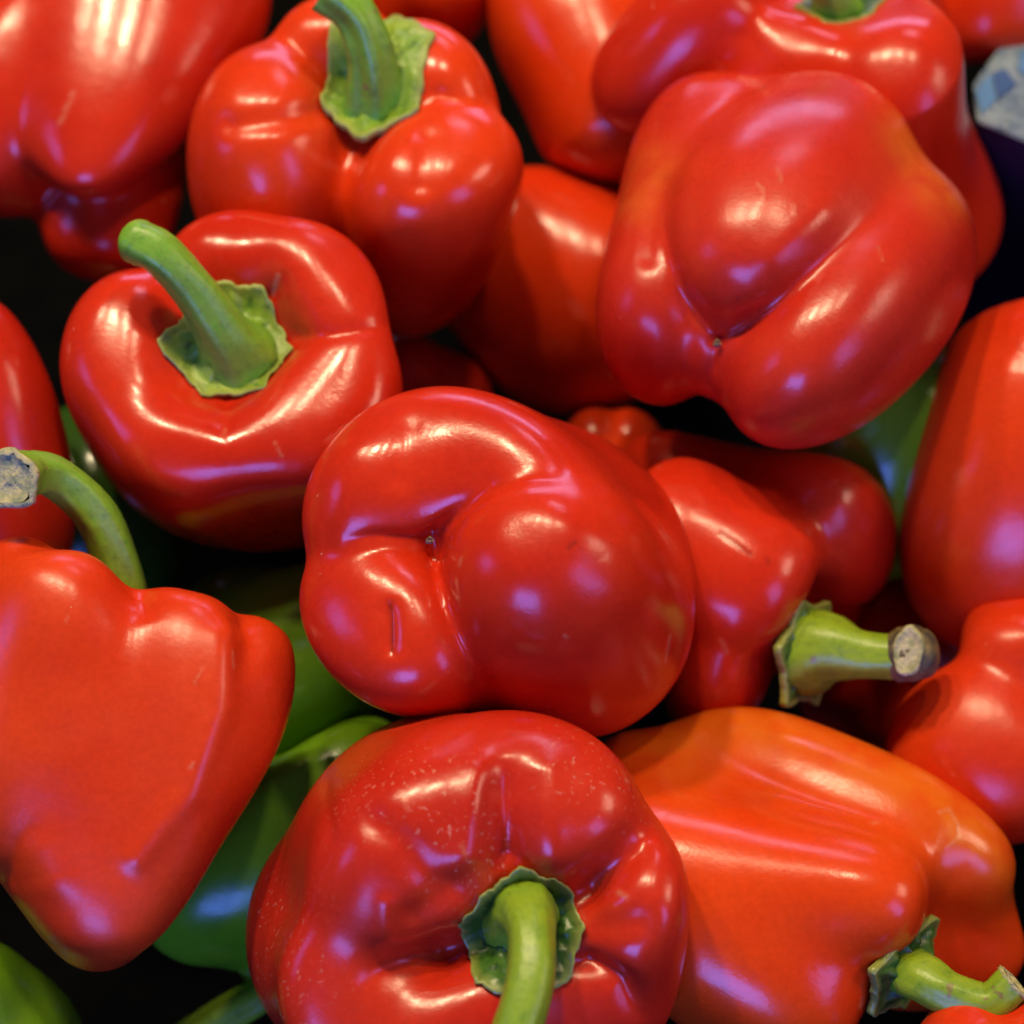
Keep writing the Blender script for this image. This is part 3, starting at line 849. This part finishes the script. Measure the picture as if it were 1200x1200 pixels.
def build_cork(st, base, ps, path, radii, patch):
    """corky swollen end of a stem with an oblique pale cut on its front"""
    P = np.array([V(*p) for p in path])
    n = 14
    ts = np.linspace(0, 1, n)
    C = np.stack([np.interp(ts, np.linspace(0, 1, len(P)), P[:, i]) for i in range(3)], 1)
    R = np.interp(ts, np.linspace(0, 1, len(P)), radii) * ps
    T = P[-1] - P[0]
    T /= np.linalg.norm(T)
    # rounded end
    ex = [C[-1] + T * R[-1] * 0.6 * math.sin(a) for a in np.linspace(0.2, 1.5, 6)]
    R = np.concatenate([R, [R[-1] * math.cos(a) for a in np.linspace(0.2, 1.5, 6)]])
    C = np.vstack([C, ex])
    _, a, b = frame(T)
    rs = np.random.RandomState(5)
    na = 32
    lump = rs.normal(size=(6, 3))
    v, f = [], []
    for i in range(len(C)):
        for j in range(na):
            ph = 2 * math.pi * j / na
            w = 1 + 0.05 * math.sin(3 * ph + 1.3 + i * 0.2) + 0.035 * math.sin(7 * ph + i * 0.9) + 0.02 * rs.normal()
            v.append(C[i] + (a * math.cos(ph) + b * math.sin(ph)) * R[i] * w)
    for i in range(len(C) - 1):
        for j in range(na):
            l = (j + 1) % na
            f.append((i * na + j, i * na + l, (i + 1) * na + l, (i + 1) * na + j))
    f.append(tuple((len(C) - 1) * na + j for j in range(na)))
    obj('corky_end', new_mesh('corky_end', np.array(v) - base, f, BARK), st)
    (x, y, z), nn, rx, ry = patch
    c = V(x, y, z)
    n_, a, b = frame(vdir(*nn))
    v, f = [], []
    prof = [(1.08, -0.7), (1.06, 0.0), (0.98, 0.12), (0.88, 0.10), (0.78, 0.02), (0.5, -0.02), (0.2, 0.02)]
    for s, h in prof:
        for j in range(na):
            ph = 2 * math.pi * j / na
            w = s * (1 + 0.06 * math.sin(2 * ph + 0.6) + 0.04 * math.sin(5 * ph) + 0.012 * rs.normal())
            v.append(c + (a * rx * math.cos(ph) + b * ry * math.sin(ph)) * w * ps + n_ * (h + 0.03 * rs.normal()) * rx * ps)
    for i in range(len(prof) - 1):
        for j in range(na):
            l = (j + 1) % na
            f.append((i * na + j, i * na + l, (i + 1) * na + l, (i + 1) * na + j))
    f.append(tuple((len(prof) - 1) * na + j for j in range(na)))
    obj('cut_face', new_mesh('cut_face', np.array(v) - base, f, CUT), st)


def build_scar(f, root, base, ps, spec):
    (px, py), r = spec
    p = V(px, py, hit_z(f, px, py))
    rs = np.random.RandomState(3)
    bm = bmesh.new()
    bmesh.ops.create_icosphere(bm, subdivisions=2, radius=r * ps)
    for v in bm.verts:
        v.co *= 1 + 0.35 * rs.normal()
    me = bpy.data.meshes.new('blossom_scar')
    bm.to_mesh(me)
    bm.free()
    me.materials.append(SCAR)
    obj('blossom_scar', me, root, Vector(p - base))


# ------------------------------------------------------------------ the bin under the heap
def build_bin():
    bm = bmesh.new()
    x0, x1, y0, y1, z0, h, t = -0.36, 0.36, -0.30, 0.42, -0.045, 0.12, 0.008
    outer = [(x0, y0), (x1, y0), (x1, y1), (x0, y1)]
    inner = [(x0 + t, y0 + t), (x1 - t, y0 + t), (x1 - t, y1 - t), (x0 + t, y1 - t)]
    def ring(pts, z):
        return [bm.verts.new((x, y, z)) for x, y in pts]
    a, b, c, d = ring(outer, z0 - t), ring(outer, z0 + h), ring(inner, z0 + h), ring(inner, z0)
    for r, s in ((a, b), (b, c), (c, d)):
        for i in range(4):
            bm.faces.new((r[i], r[(i + 1) % 4], s[(i + 1) % 4], s[i]))
    bm.faces.new(d)
    bm.faces.new(a[::-1])
    bmesh.ops.recalc_face_normals(bm, faces=bm.faces[:])
    me = bpy.data.meshes.new('bin_floor')
    bm.to_mesh(me)
    bm.free()
    me.materials.append(BINM)
    o = obj('display_floor', me)
    o['kind'] = 'structure'
    o['label'] = 'black floor of the display bin under the peppers'


build_bin()

# ------------------------------------------------------------------ the peppers
def ring(end, face, a, L, lobes, core=None):
    """lobes set round an axis. face: middle of the end that faces us, a: view direction that end points in (right, up, near).
    lobe: (angle, rho at face, rho at far end, r face, r mid, r far, reach, width, far reach)"""
    a = np.array(a, float)
    a /= np.linalg.norm(a)
    e1 = np.array([1.0, 0, 0])
    e1 -= a * (e1 @ a)
    e1 /= np.linalg.norm(e1)
    e2 = np.cross(a, e1)
    f = np.array([face[0], -face[1], face[2]], float)
    def pt(v):
        return (v[0], -v[1], v[2])
    out = []
    for lb in lobes:
        ang, rf, rb, r0, rm, r1 = lb[:6]
        reach = lb[6] if len(lb) > 6 else 0
        wide = lb[7] if len(lb) > 7 else 1.15
        far = lb[8] if len(lb) > 8 else 0
        d = e1 * math.cos(math.radians(ang)) + e2 * math.sin(math.radians(ang))
        F = pt(f + a * reach + d * rf)
        B = pt(f - a * (L + far) + d * rb)
        out.append((F, B, r0, rm, r1, wide) if end == 'stem' else (B, F, r1, rm, r0, wide))
    if core:
        d0, d1, r = core
        F, B = pt(f - a * d0), pt(f - a * (L - d1))
        out.append((F, B, r, r, r * 0.85, 1.0) if end == 'stem' else (B, F, r, r, r, 1.0))
    F, B = pt(f), pt(f - a * L)
    return ((F, B) if end == 'stem' else (B, F)), out


NEAR = 'red pepper'

# --- pepper with its blossom end turned to us, in the middle of the heap
ax, lb = ring('blossom', (520, 640, 150), (-0.45, 0.03, 0.89), 290, [
    (62, 92, 75, 80, 118, 100, -10, 1.30),
    (150, 92, 60, 75, 100, 90, -28, 1.25),
    (-22, 110, 60, 105, 138, 120, 22, 1.15),
    (228, 92, 60, 75, 112, 100, -5, 1.30),
], core=(78, 40, 78))
pepper('centre', 'red_bell_pepper', 'red pepper in the middle of the heap, its three-lobed blossom end towards us', 'pepper', RED, ax, lb,
       k=(16, 4), merge=((0, 1), 28), scars_and_shade=[([(785, 745), (780, 775)], 2.5, 0.5), ([(456, 708), (457, 735), (458, 764)], 2.6, -1.0), ([(666, 642), (673, 636)], 2.5, -0.8), ([(540, 655), (538, 662)], 3, 0.6), ([(662, 745), (664, 747)], 2.5, 0.9)], dents=[([(456, 700), (457, 730), (458, 772)], 6.0, 4, 'mid'), ([(456, 720), (458, 755)], 16, 4, 'soft'), ([(503, 632), (440, 628), (400, 634)], 7, 8), ([(508, 628), (540, 596), (575, 571), (620, 559), (668, 562)], 8, 10),  # the long dark mark paints the shade of the slit into the skin
                         ([(507, 640), (515, 680), (530, 715), (545, 745)], 8, 7), ([(640, 600), (720, 640), (735, 700)], 26, -3, 'soft'), ([(480, 500), (470, 560)], 16, 4, 'soft')],
       scar=((503, 633), 4))

# --- big pepper at the upper right, blossom end down to the left
ax, lb = ring('blossom', (850, 380, 60), (-0.38, -0.42, 0.82), 330, [
    (70, 105, 80, 90, 128, 110, 10, 1.10),
    (-22, 118, 80, 88, 115, 105, 5, 1.25),
    (178, 92, 70, 70, 100, 95, -8, 1.20),
    (80, 10, 90, 60, 80, 90, -120, 1.1),
], core=(52, 40, 88))
pepper('upper', 'red_bell_pepper', 'large red pepper at the upper right with a long groove running up from its dimple', 'pepper', RED_DULL, ax, lb,
       k=(14, 4), scars_and_shade=[([(912, 198), (915, 212)], 2.5, 0.8), ([(888, 215), (896, 222), (893, 236)], 2, 0.7), ([(930, 238), (932, 252)], 2, 0.6), ([(1030, 290), (1034, 305)], 2, 0.5)], dents=[([(842, 398), (900, 363), (950, 320), (1015, 258)], 9, 8), ([(835, 397), (800, 345), (785, 300), (775, 250)], 8, 6), ([(838, 403), (833, 440), (834, 468)], 7, 5),
                         ([(772, 215), (762, 260), (758, 300)], 12, 4, 'soft'), ([(960, 250), (905, 300)], 22, -4, 'soft')], ripe=[([(1062, 150), (1080, 200), (1110, 230)], 28, 0.8), ([(770, 190), (745, 240)], 25, 0.6)],
       scar=((840, 402), 4))

# --- pepper with a long green stem lying to the upper left
ax, lb = ring('stem', (270, 385, -20), (0.02, 0.42, 0.9), 300, [
    (172, 112, 70, 72, 88, 80, 0, 1.20),
    (238, 112, 70, 72, 88, 80, 0, 1.20),
    (310, 110, 70, 74, 88, 80, 0, 1.20),
    (25, 108, 70, 68, 82, 80, 0, 1.05),
    (92, 112, 70, 72, 88, 80, 0, 1.20),
], core=(52, 30, 105))
pepper('leftstem', 'red_bell_pepper', 'round red pepper on the left, its smooth green stem pointing to the upper left', 'pepper', RED, ax, lb,
       k=(14, 14), merge=((0, 1, 2), 34), scars_and_shade=[([(325, 322), (316, 347)], 3, 0.9), ([(263, 502), (260, 516)], 2.5, 0.8), ([(322, 518), (330, 534)], 2, 0.7)], dents=[([(265, 470), (263, 522)], 8, 4), ([(316, 348), (336, 315)], 8, 6), ([(352, 395), (430, 386), (462, 378)], 9, 6)],
       calyx=dict(at=(272, 408), normal=(0.05, 0.38, 0.9), r=80, pts=6, seed=4, mat=CALYX, spike=0.03, lift=7, conform=0.35),
       stem=dict(path=[(278, 418, 0), (262, 392, 35), (228, 340, 70), (188, 297, 92), (160, 282, 92)], radii=[46, 32, 25, 24, 24], mat=STEM, round_end=True, ridge=0.04))

# --- pepper standing at the top with a curved stem
ax, lb = ring('stem', (425, 120, -130), (-0.12, 0.50, 0.84), 370, [
    (200, 112, 70, 78, 92, 80, 0, 1.25),
    (-50, 112, 70, 78, 95, 80, 0, 1.20),
    (35, 112, 70, 74, 88, 80, 0, 1.15),
    (120, 112, 70, 70, 85, 80, 0, 1.15),
], core=(52, 30, 95))
pepper('topstem', 'red_bell_pepper', 'red pepper standing at the top, ragged light green calyx and upright curved stem', 'pepper', VERMILION, ax, lb,
       k=(6, 14), dents=[([(413, 165), (404, 195), (398, 232)], 10, 7), ([(515, 110), (545, 118), (590, 133)], 9, 6), ([(392, 102), (362, 72), (333, 45)], 9, 6), ([(500, 160), (494, 215)], 16, 6, 'soft'), ([(385, 128), (330, 140), (270, 146)], 15, 6, 'soft')],
       calyx=dict(at=(442, 118), normal=(-0.05, 0.68, 0.72), r=78, pts=6, seed=9, mat=CALYX, spike=0.04, lift=7, turn=0.4, conform=0.3),
       stem=dict(path=[(440, 128, 5), (438, 95, 40), (432, 55, 65), (415, 15, 80), (385, -12, 85)], radii=[40, 29, 25, 24, 26], mat=STEM, ridge=0.10))

# --- pepper at the bottom, stem end straight at us
ax, lb = ring('stem', (600, 1075, 280), (0.20, 0.02, 0.97), 280, [
    (64, 148, 90, 95, 112, 95, 0, 1.20),
    (-14, 142, 80, 85, 105, 90, -4, 1.30),
    (138, 158, 80, 95, 125, 100, -8, 1.30),
    (222, 165, 80, 90, 110, 95, -6, 1.20),
    (282, 150, 80, 90, 110, 95, 0, 1.40),
], core=(72, 40, 125))
pepper('bottom', 'red_bell_pepper', 'scuffed red pepper at the bottom, its star-shaped dark calyx and stem facing us', 'pepper', RED_DUSTY, ax, lb,
       k=(9, 30), cell=8,
       scars_and_shade=[([(722, 1045), (734, 1051)], 4, 0.9), ([(470, 935), (478, 950)], 2.5, 0.6), ([(540, 990), (545, 1003)], 3, 0.7)],
       dents=[([(599, 1015), (597, 960), (592, 885)], 11, 20), ([(598, 1010), (594, 930)], 34, 9, 'soft'), ([(545, 1000), (560, 905)], 18, -6, 'soft'), ([(645, 1000), (640, 905)], 20, -5, 'soft'),
              ([(683, 1050), (722, 1014), (775, 970)], 10, 18), ([(690, 1040), (740, 995)], 26, 8, 'soft'), ([(525, 1116), (470, 1128), (415, 1155)], 11, 9), ([(515, 1118), (450, 1135)], 26, 8, 'soft'),
              ([(530, 1045), (490, 1075)], 22, 10, 'soft'), ([(452, 1060), (452, 1100)], 12, -4, 'soft'), ([(682, 1125), (728, 1152), (752, 1200)], 11, 16), ([(690, 1130), (735, 1165)], 24, 6, 'soft'), ([(505, 1030), (470, 985), (440, 965)], 20, 6, 'soft'),
              ([(380, 905), (385, 985), (352, 1060)], 9, 5), ([(700, 1085), (745, 1080)], 18, 5, 'soft')],
       dust=[([(430, 930), (520, 930), (545, 1010)], 55, 0.8), ([(670, 890), (730, 930)], 40, 0.8), ([(330, 1080), (350, 1170)], 45, 0.7)],
       calyx=dict(at=(610, 1083), normal=(0.05, 0.0, 1), r=72, pts=8, seed=6, mat=CALYX_DARK_SHADED, spike=0.02, lift=7, turn=1.57, conform=0.3),
       stem=dict(path=[(608, 1078, 5), (614, 1066, 50), (622, 1090, 95), (622, 1145, 125), (600, 1225, 145)], radii=[46, 36, 27, 27, 27], mat=STEM_YELLOW, ridge=0.03))

# --- pepper at the lower left seen from its side
ax, lb = ring('stem', (150, 660, 150), (0.02, 0.98, -0.15), 440, [
    (-48, 95, 40, 95, 130, 70, 0, 1.15, 20),
    (5, 130, 60, 75, 95, 70, -40, 1.10, 0),
    (-125, 110, 60, 95, 130, 70, 10, 1.15, -10),
    (190, 120, 70, 80, 110, 70, 20, 1.10, -30),
    (90, 70, 30, 90, 110, 70, -20, 1.2),
], core=(60, 40, 130))
pepper('lowerleft', 'red_bell_pepper', 'orange-red pepper at the lower left edge, its cut stem hooking back over the shoulder', 'pepper', VERMILION_DULL, ax, lb,
       k=(15, 20), cell=8, m=3.0, scars_and_shade=[([(270, 765), (272, 782)], 2.5, 0.7), ([(238, 783), (228, 800)], 2, 0.6), ([(225, 893), (223, 900)], 2, 0.8), ([(75, 730), (80, 722)], 2, 0.6)], dents=[([(163, 690), (172, 730)], 12, 8), ([(282, 716), (292, 750), (283, 810)], 12, 8), ([(262, 745), (258, 830), (222, 930), (160, 1005)], 17, -6, 'soft'), ([(90, 800), (110, 900), (90, 950)], 75, 8, 'soft'), ([(48, 1000), (62, 1030)], 26, -6, 'soft'), ([(4, 1040), (18, 990), (40, 960)], 12, 6)],
       stem=dict(path=[(150, 720, 95), (138, 662, 115), (112, 603, 140), (66, 560, 165), (30, 556, 195), (12, 562, 232)], radii=[30, 27, 25, 24, 28, 34], mat=STEM, cut=(CUT_GREY, CUT_GREY, 0.16), cut_dir=(-0.25, 0.0, 0.97), ridge=0.05))

# --- orange-red pepper at the lower right
ax = ((1075, 1105, 160), (760, 930, 110))
lb = [((1085, 1050, 205), (735, 930, 190), 70, 120, 90, 1.15),
      ((1190, 1010, 110), (800, 850, 60), 60, 95, 80, 1.15),
      ((1005, 1180, 200), (760, 1040, 190), 70, 110, 90, 1.15),
      ((1210, 1120, 70), (900, 1000, -10), 60, 90, 80, 1.15),
      ((1030, 1085, 120), (800, 950, 110), 80, 90, 80, 1.0)]
pepper('lowerright', 'orange_red_bell_pepper', 'orange-red pepper at the lower right with an orange ridge and a dark green calyx', 'pepper', ORANGE, ax, lb,
       k=(20, 45), cell=8, scars_and_shade=[([(1100, 952), (1112, 948), (1122, 965), (1122, 982), (1110, 992)], 2.5, 0.9), ([(1022, 965), (1030, 964)], 2.5, 0.8)],
       ripe=[([(760, 865), (870, 850), (1000, 885), (1110, 940), (1170, 1010)], 58, 0.75), ([(1108, 955), (1122, 985)], 12, 1.0)],
       calyx=dict(at=(1058, 1135), hit=(1000, 1120), dz=-60, normal=(0.74, -0.38, 0.56), r=74, pts=6, seed=3, mat=CALYX_DARK_SHADED, lift=0, conform=0.0, hubh=0.6),
       stem=dict(path=[(1060, 1136, 5), (1082, 1148, 35), (1114, 1166, 50), (1158, 1176, 60), (1188, 1152, 66)], radii=[29, 28, 25, 22, 21], mat=STEM_YELLOW, cut=(CUT, CUT, 0.2), ridge=0.04))

# --- pepper right of the middle, stem to the right
ax = ((940, 755, 0), (760, 650, -40))
lb = [((945, 715, 95), (755, 612, 80), 75, 100, 85, 1.10),
      ((1050, 640, -40), (800, 545, -70), 65, 85, 75, 1.10),
      ((905, 820, 50), (785, 750, 20), 70, 90, 80, 1.15),
      ((1000, 740, -120), (800, 650, -140), 65, 85, 75, 1.15),
      ((920, 745, -20), (780, 660, -40), 70, 80, 75, 1.0)]
pepper('midright', 'red_bell_pepper', 'red pepper right of the middle, thick green stem with a corky cut end pointing right', 'pepper', RED, ax, lb,
       k=(7, 9), scars_and_shade=[([(845, 625), (880, 650)], 2.5, -0.8), ([(845, 750), (852, 765)], 3, 0.7), ([(900, 655), (901, 662)], 2.5, -0.7)],
       calyx=dict(at=(948, 765), hit=(897, 765), dz=-25, normal=(0.80, -0.12, 0.58), r=78, pts=6, seed=7, mat=CALYX_DARK_SHADED, lift=0, conform=0.0, hubh=0.55),
       stem=dict(path=[(945, 762, 0), (972, 760, 25), (1008, 767, 45), (1050, 770, 58), (1066, 768, 60)], radii=[52, 40, 27, 24, 25], mat=STEM_YELLOW, ridge=0.04, cork=dict(path=[(1044, 769, 56), (1056, 768, 60), (1074, 766, 64), (1084, 766, 66)], radii=[25, 30, 31, 27], patch=((1064, 763, 92), (-0.30, 0.08, 0.95), 15, 27))))

# --- pepper behind, between the standing one and the upper right one
ax, lb = ring('stem', (590, 200, -330), (-0.35, 0.6, 0.2), 300, [
    (-60, 60, 50, 70, 100, 80),
    (40, 70, 50, 70, 95, 80),
    (190, 70, 50, 70, 90, 80),
], core=(30, 30, 90))
pepper('behind', 'red_bell_pepper', 'red pepper half hidden behind the standing one, three warm glints on its side', 'pepper', VERMILION, ax, lb, k=(14, 12), fine=False)

# --- pepper at the top right with its stem end up
ax = ((985, 20, -170), (1000, 260, -420))
lb = [((850, -20, -150), (740, 150, -280), 65, 95, 80, 1.1),
      ((930, 40, -130), (880, 200, -360), 60, 95, 80, 1.1),
      ((1030, 75, -110), (1040, 290, -380), 65, 90, 80, 1.15),
      ((1100, 20, -150), (1110, 260, -400), 65, 90, 80, 1.15),
      ((990, -70, -240), (1000, 150, -480), 65, 95, 80, 1.3),
      ((985, 60, -220), (1000, 240, -400), 80, 90, 80, 1.0)]
pepper('topright', 'red_bell_pepper', 'red pepper at the top right behind the large one, green calyx at the picture edge', 'pepper', RED, ax, lb, k=(26, 22),
       calyx=dict(at=(985, 12), normal=(0.05, 0.7, 0.7), r=58, pts=6, seed=2, mat=CALYX_DARK_SHADED, lift=4),
       stem=dict(path=[(980, 15, 5), (975, -5, 30), (965, -30, 50), (950, -50, 55)], radii=[32, 22, 19, 19], mat=STEM))

# --- pepper in the top left corner
ax, lb = ring('blossom', (110, 160, -150), (-0.25, -0.75, 0.6), 330, [
    (75, 70, 60, 90, 125, 110, -10, 1.2),
    (175, 110, 70, 80, 105, 90, 0, 1.2),
    (-70, 60, 50, 75, 95, 90, -10, 1.2),
], core=(50, 30, 110))
pepper('topleft', 'red_bell_pepper', 'big blurred red pepper filling the top left corner', 'pepper', RED, ax, lb, k=(14, 9), fine=False, scars_and_shade=[([(70, 145), (86, 108)], 3, 0.9)])

# --- orange pepper behind at the top
ax, lb = ring('stem', (600, -90, -330), (-0.4, 0.85, -0.1), 340, [
    (-90, 20, 20, 80, 100, 80),
    (0, 50, 30, 75, 90, 75),
    (150, 50, 30, 75, 90, 75),
], core=(30, 30, 85))
pepper('backorange', 'orange_red_bell_pepper', 'orange-red pepper at the top with one broad cream highlight, behind the standing one', 'pepper', ORANGE, ax, lb, k=(16, 12), fine=False)

# --- pepper cut by the right edge
ax, lb = ring('blossom', (1160, 720, -40), (-0.15, -0.93, -0.25), 380, [
    (180, 45, 50, 80, 115, 75, 0, 1.2),
    (20, 70, 60, 75, 110, 75, 0, 1.2),
    (100, 60, 50, 75, 105, 75, 0, 1.2),
], core=(40, 30, 100))
pepper('rightedge', 'red_bell_pepper', 'tall smooth red pepper cut off by the right edge, beside the green stub', 'pepper', VERMILION, ax, lb, k=(36, 30))

# --- pepper at the right edge lower down
ax = ((1190, 750, 60), (1170, 960, 20))
lb = [((1140, 790, 110), (1130, 960, 50), 70, 100, 80, 1.15),
      ((1190, 690, 60), (1200, 880, 10), 60, 72, 70, 1.1),
      ((1240, 790, 90), (1220, 960, 50), 70, 100, 80, 1.15),
      ((1180, 780, 20), (1175, 940, 10), 70, 90, 80, 1.0)]
pepper('rightlow', 'red_bell_pepper', 'red pepper with a bulging shoulder at the right edge above the orange-red one', 'pepper', VERMILION_DULL, ax, lb, k=(12, 14))

# --- pepper at the left edge
ax, lb = ring('stem', (-30, 370, -60), (-0.25, 0.93, 0.2), 330, [
    (-60, 60, 50, 70, 105, 80, 0, 1.2),
    (20, 50, 50, 70, 105, 80, 0, 1.2),
    (180, 60, 50, 70, 105, 80, 0, 1.2),
], core=(40, 30, 100))
pepper('leftedge', 'red_bell_pepper', 'red pepper cut off by the left edge behind the hooked stem', 'pepper', RED, ax, lb, k=(16, 12), fine=False)

# --- pieces of further peppers at the rim of the picture and in the gaps
ax, lb = ring('blossom', (505, 45, -420), (0.15, -0.85, 0.3), 250, [(60, 45, 40, 60, 85, 70), (180, 45, 40, 60, 85, 70), (-60, 40, 40, 60, 80, 70)], core=(30, 30, 80))
pepper('topsliver', 'orange_red_bell_pepper', 'sliver of an orange-red pepper at the top edge right of the standing stem', 'pepper', ORANGE, ax, lb, fine=False)

ax, lb = ring('blossom', (1150, 80, -340), (-0.1, -0.9, 0.35), 280, [(170, 50, 40, 60, 85, 70), (10, 60, 40, 60, 85, 70), (90, 45, 40, 60, 80, 70)], core=(30, 30, 80))
pepper('topcorner', 'red_bell_pepper', 'red pepper in the top right corner above the blue and white carton', 'pepper', VERMILION, ax, lb, fine=False)

ax, lb = ring('blossom', (1168, 1196, 290), (-0.1, 0.75, 0.6), 280, [(150, 50, 40, 60, 85, 70), (20, 60, 40, 60, 85, 70), (-90, 45, 40, 60, 80, 70)], core=(30, 30, 80))
pepper('bottomcorner', 'red_bell_pepper', 'rounded top of a red pepper in the bottom right corner', 'pepper', VERMILION, ax, lb, fine=False)

ax, lb = ring('blossom', (975, 850, -130), (-0.5, -0.75, 0.4), 200, [(120, 40, 40, 50, 75, 70), (0, 50, 40, 50, 75, 70), (-100, 40, 40, 50, 75, 70)], core=(30, 30, 70))
pepper('understem', 'red_bell_pepper', 'red pepper deep in the gap under the thick stem with the corky end', 'pepper', RED, ax, lb, fine=False)

ax, lb = ring('stem', (712, 500, -290), (-0.1, 0.6, 0.8), 150, [(150, 28, 22, 30, 40, 36), (20, 28, 22, 30, 40, 36), (-90, 28, 22, 30, 40, 36)], core=(20, 20, 40))
pepper('gapbit', 'red_bell_pepper', 'bit of a red pepper in the gap under the large upper right one', 'pepper', VERMILION, ax, lb, k=(6, 6), fine=False)

ax, lb = ring('stem', (520, 440, -330), (0.5, 0.5, 0.7), 260, [(150, 45, 40, 50, 75, 70), (20, 45, 40, 50, 75, 70), (-90, 45, 40, 50, 75, 70)], core=(30, 30, 70))
pepper('deepmid', 'red_bell_pepper', 'shaded red pepper deep in the gap above the middle one', 'pepper', RED, ax, lb, fine=False)

# --- green peppers
ax, lb = ring('stem', (440, 640, -150), (0.7, 0.6, 0.1), 330, [(-80, 45, 40, 70, 95, 80), (30, 55, 40, 70, 95, 80), (150, 50, 40, 70, 95, 80)], core=(30, 30, 90))
pepper('greenmid', 'green_bell_pepper', 'green pepper in the gap left of the middle one with a bright glint', 'pepper', GREEN, ax, lb, k=(16, 12), fine=False)

ax, lb = ring('blossom', (420, 830, 0), (0.5, 0.8, 0.1), 330, [(-80, 35, 35, 60, 85, 75), (60, 45, 35, 60, 85, 75), (190, 50, 40, 60, 85, 75, 0, 1.15, 30)], core=(30, 30, 80))
pepper('greenlow', 'green_bell_pepper', 'long green pepper wedged between the lower left and the bottom red ones', 'pepper', GREEN, ax, lb, k=(10, 16), fine=False,
       stem=dict(path=[(262, 1085, -40), (300, 1130, -30), (308, 1162, -5), (265, 1190, 15), (215, 1225, 25)], radii=[30, 24, 22, 23, 24], mat=STEM_YELLOW))

ax, lb = ring('blossom', (10, 1200, 120), (0.3, 0.6, 0.75), 240, [(60, 40, 40, 60, 85, 75), (180, 45, 35, 60, 85, 75), (-60, 50, 40, 60, 85, 75)], core=(30, 30, 80))
pepper('greencorner', 'green_bell_pepper', 'green pepper in the bottom left corner', 'pepper', GREEN, ax, lb, k=(16, 12), fine=False)

ax, lb = ring('stem', (1060, 430, -130), (0.15, 0.8, 0.55), 260, [(-60, 40, 40, 55, 75, 65), (60, 40, 36, 55, 75, 65), (180, 40, 40, 55, 75, 65)], core=(20, 20, 70))
pepper('greenright', 'green_bell_pepper', 'green pepper in the gap below the large upper right red one', 'pepper', GREEN, ax, lb, k=(20, 16), fine=False)

ax, lb = ring('stem', (120, 500, -170), (0.1, 0.9, 0.3), 260, [(-60, 45, 40, 55, 75, 65), (60, 45, 35, 55, 75, 65), (180, 50, 40, 55, 75, 65)], core=(30, 30, 70))
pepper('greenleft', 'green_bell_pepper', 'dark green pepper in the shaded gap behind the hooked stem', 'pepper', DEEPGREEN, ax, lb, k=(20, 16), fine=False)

ax, lb = ring('stem', (1045, 830, -240), (0.0, 0.8, 0.6), 150, [(-60, 30, 30, 35, 50, 45), (60, 30, 30, 35, 50, 45), (180, 30, 30, 35, 50, 45)], core=(20, 20, 45))
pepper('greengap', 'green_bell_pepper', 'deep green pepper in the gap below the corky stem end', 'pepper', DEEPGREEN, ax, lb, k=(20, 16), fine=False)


# ------------------------------------------------------------------ carton at the upper right
def build_carton():
    ztop = V(1141, 110, -300)[2]

    def on_top(px, py, dz=0.0):
        d = V(px, py, 0) - CAM
        t = (ztop + dz - CAM[2]) / d[2]
        return CAM + d * t

    def prism(name, pts, z1, h, mat, parent, base):
        top = [on_top(x, y) for x, y in pts]
        n = len(top)
        bm = bmesh.new()
        a = [bm.verts.new(Vector((q[0], q[1], ztop + z1)) - Vector(base)) for q in top]
        b = [bm.verts.new(Vector((q[0], q[1], ztop + z1 - h)) - Vector(base)) for q in top]
        bm.faces.new(a)
        bm.faces.new(b[::-1])
        for i in range(n):
            bm.faces.new((a[i], b[i], b[(i + 1) % n], a[(i + 1) % n]))
        bmesh.ops.recalc_face_normals(bm, faces=bm.faces[:])
        bmesh.ops.bevel(bm, geom=bm.edges[:], offset=min(0.0008, h * 0.3), segments=2, affect='EDGES')
        me = bpy.data.meshes.new(name)
        bm.to_mesh(me)
        bm.free()
        me.materials.append(mat)
        return obj(name, me, parent)

    pale = simple('carton_pale_board', (0.03, 0.08, 0.16), (0.20, 0.28, 0.34), 110, 0.35, 0.6, 0.003)
    navy = simple('carton_navy_board', (0.004, 0.010, 0.038), (0.007, 0.015, 0.048), 60, 0.6)
    blue = simple('carton_dark_blue_print', (0.010, 0.055, 0.19), (0.014, 0.075, 0.23), 80, 0.4)
    sky = simple('carton_light_blue_print', (0.05, 0.17, 0.36), (0.07, 0.20, 0.40), 80, 0.4)
    c = on_top(1180, 100)
    base = np.array([c[0], c[1], ztop - 0.085])
    root = bpy.data.objects.new('printed_carton', None)
    root.empty_display_size = 0.02
    col.objects.link(root)
    root.location = base
    tag(root, 'pale carton with blue printed patches and dark navy sides at the upper right edge', 'carton')
    prism('side_board', [(1186, 38), (1143, 97), (1148, 139), (1262, 186), (1330, 70)], -0.0016, 0.083, navy, root, base)
    lid = prism('top_board', [(1185, 36), (1141, 97), (1146, 141), (1264, 190), (1335, 68)], 0.0, 0.0015, pale, root, base)
    prism('printed_patch', [(1142, 107), (1161, 87), (1167, 118), (1150, 135)], 0.0006, 0.0005, sky, lid, base)
    prism('printed_patch', [(1196, 60), (1212, 66), (1206, 92), (1193, 84)], 0.0006, 0.0005, sky, lid, base)
    prism('printed_patch', [(1163, 86), (1178, 82), (1191, 101), (1169, 117)], 0.0006, 0.0005, blue, lid, base)


build_carton()
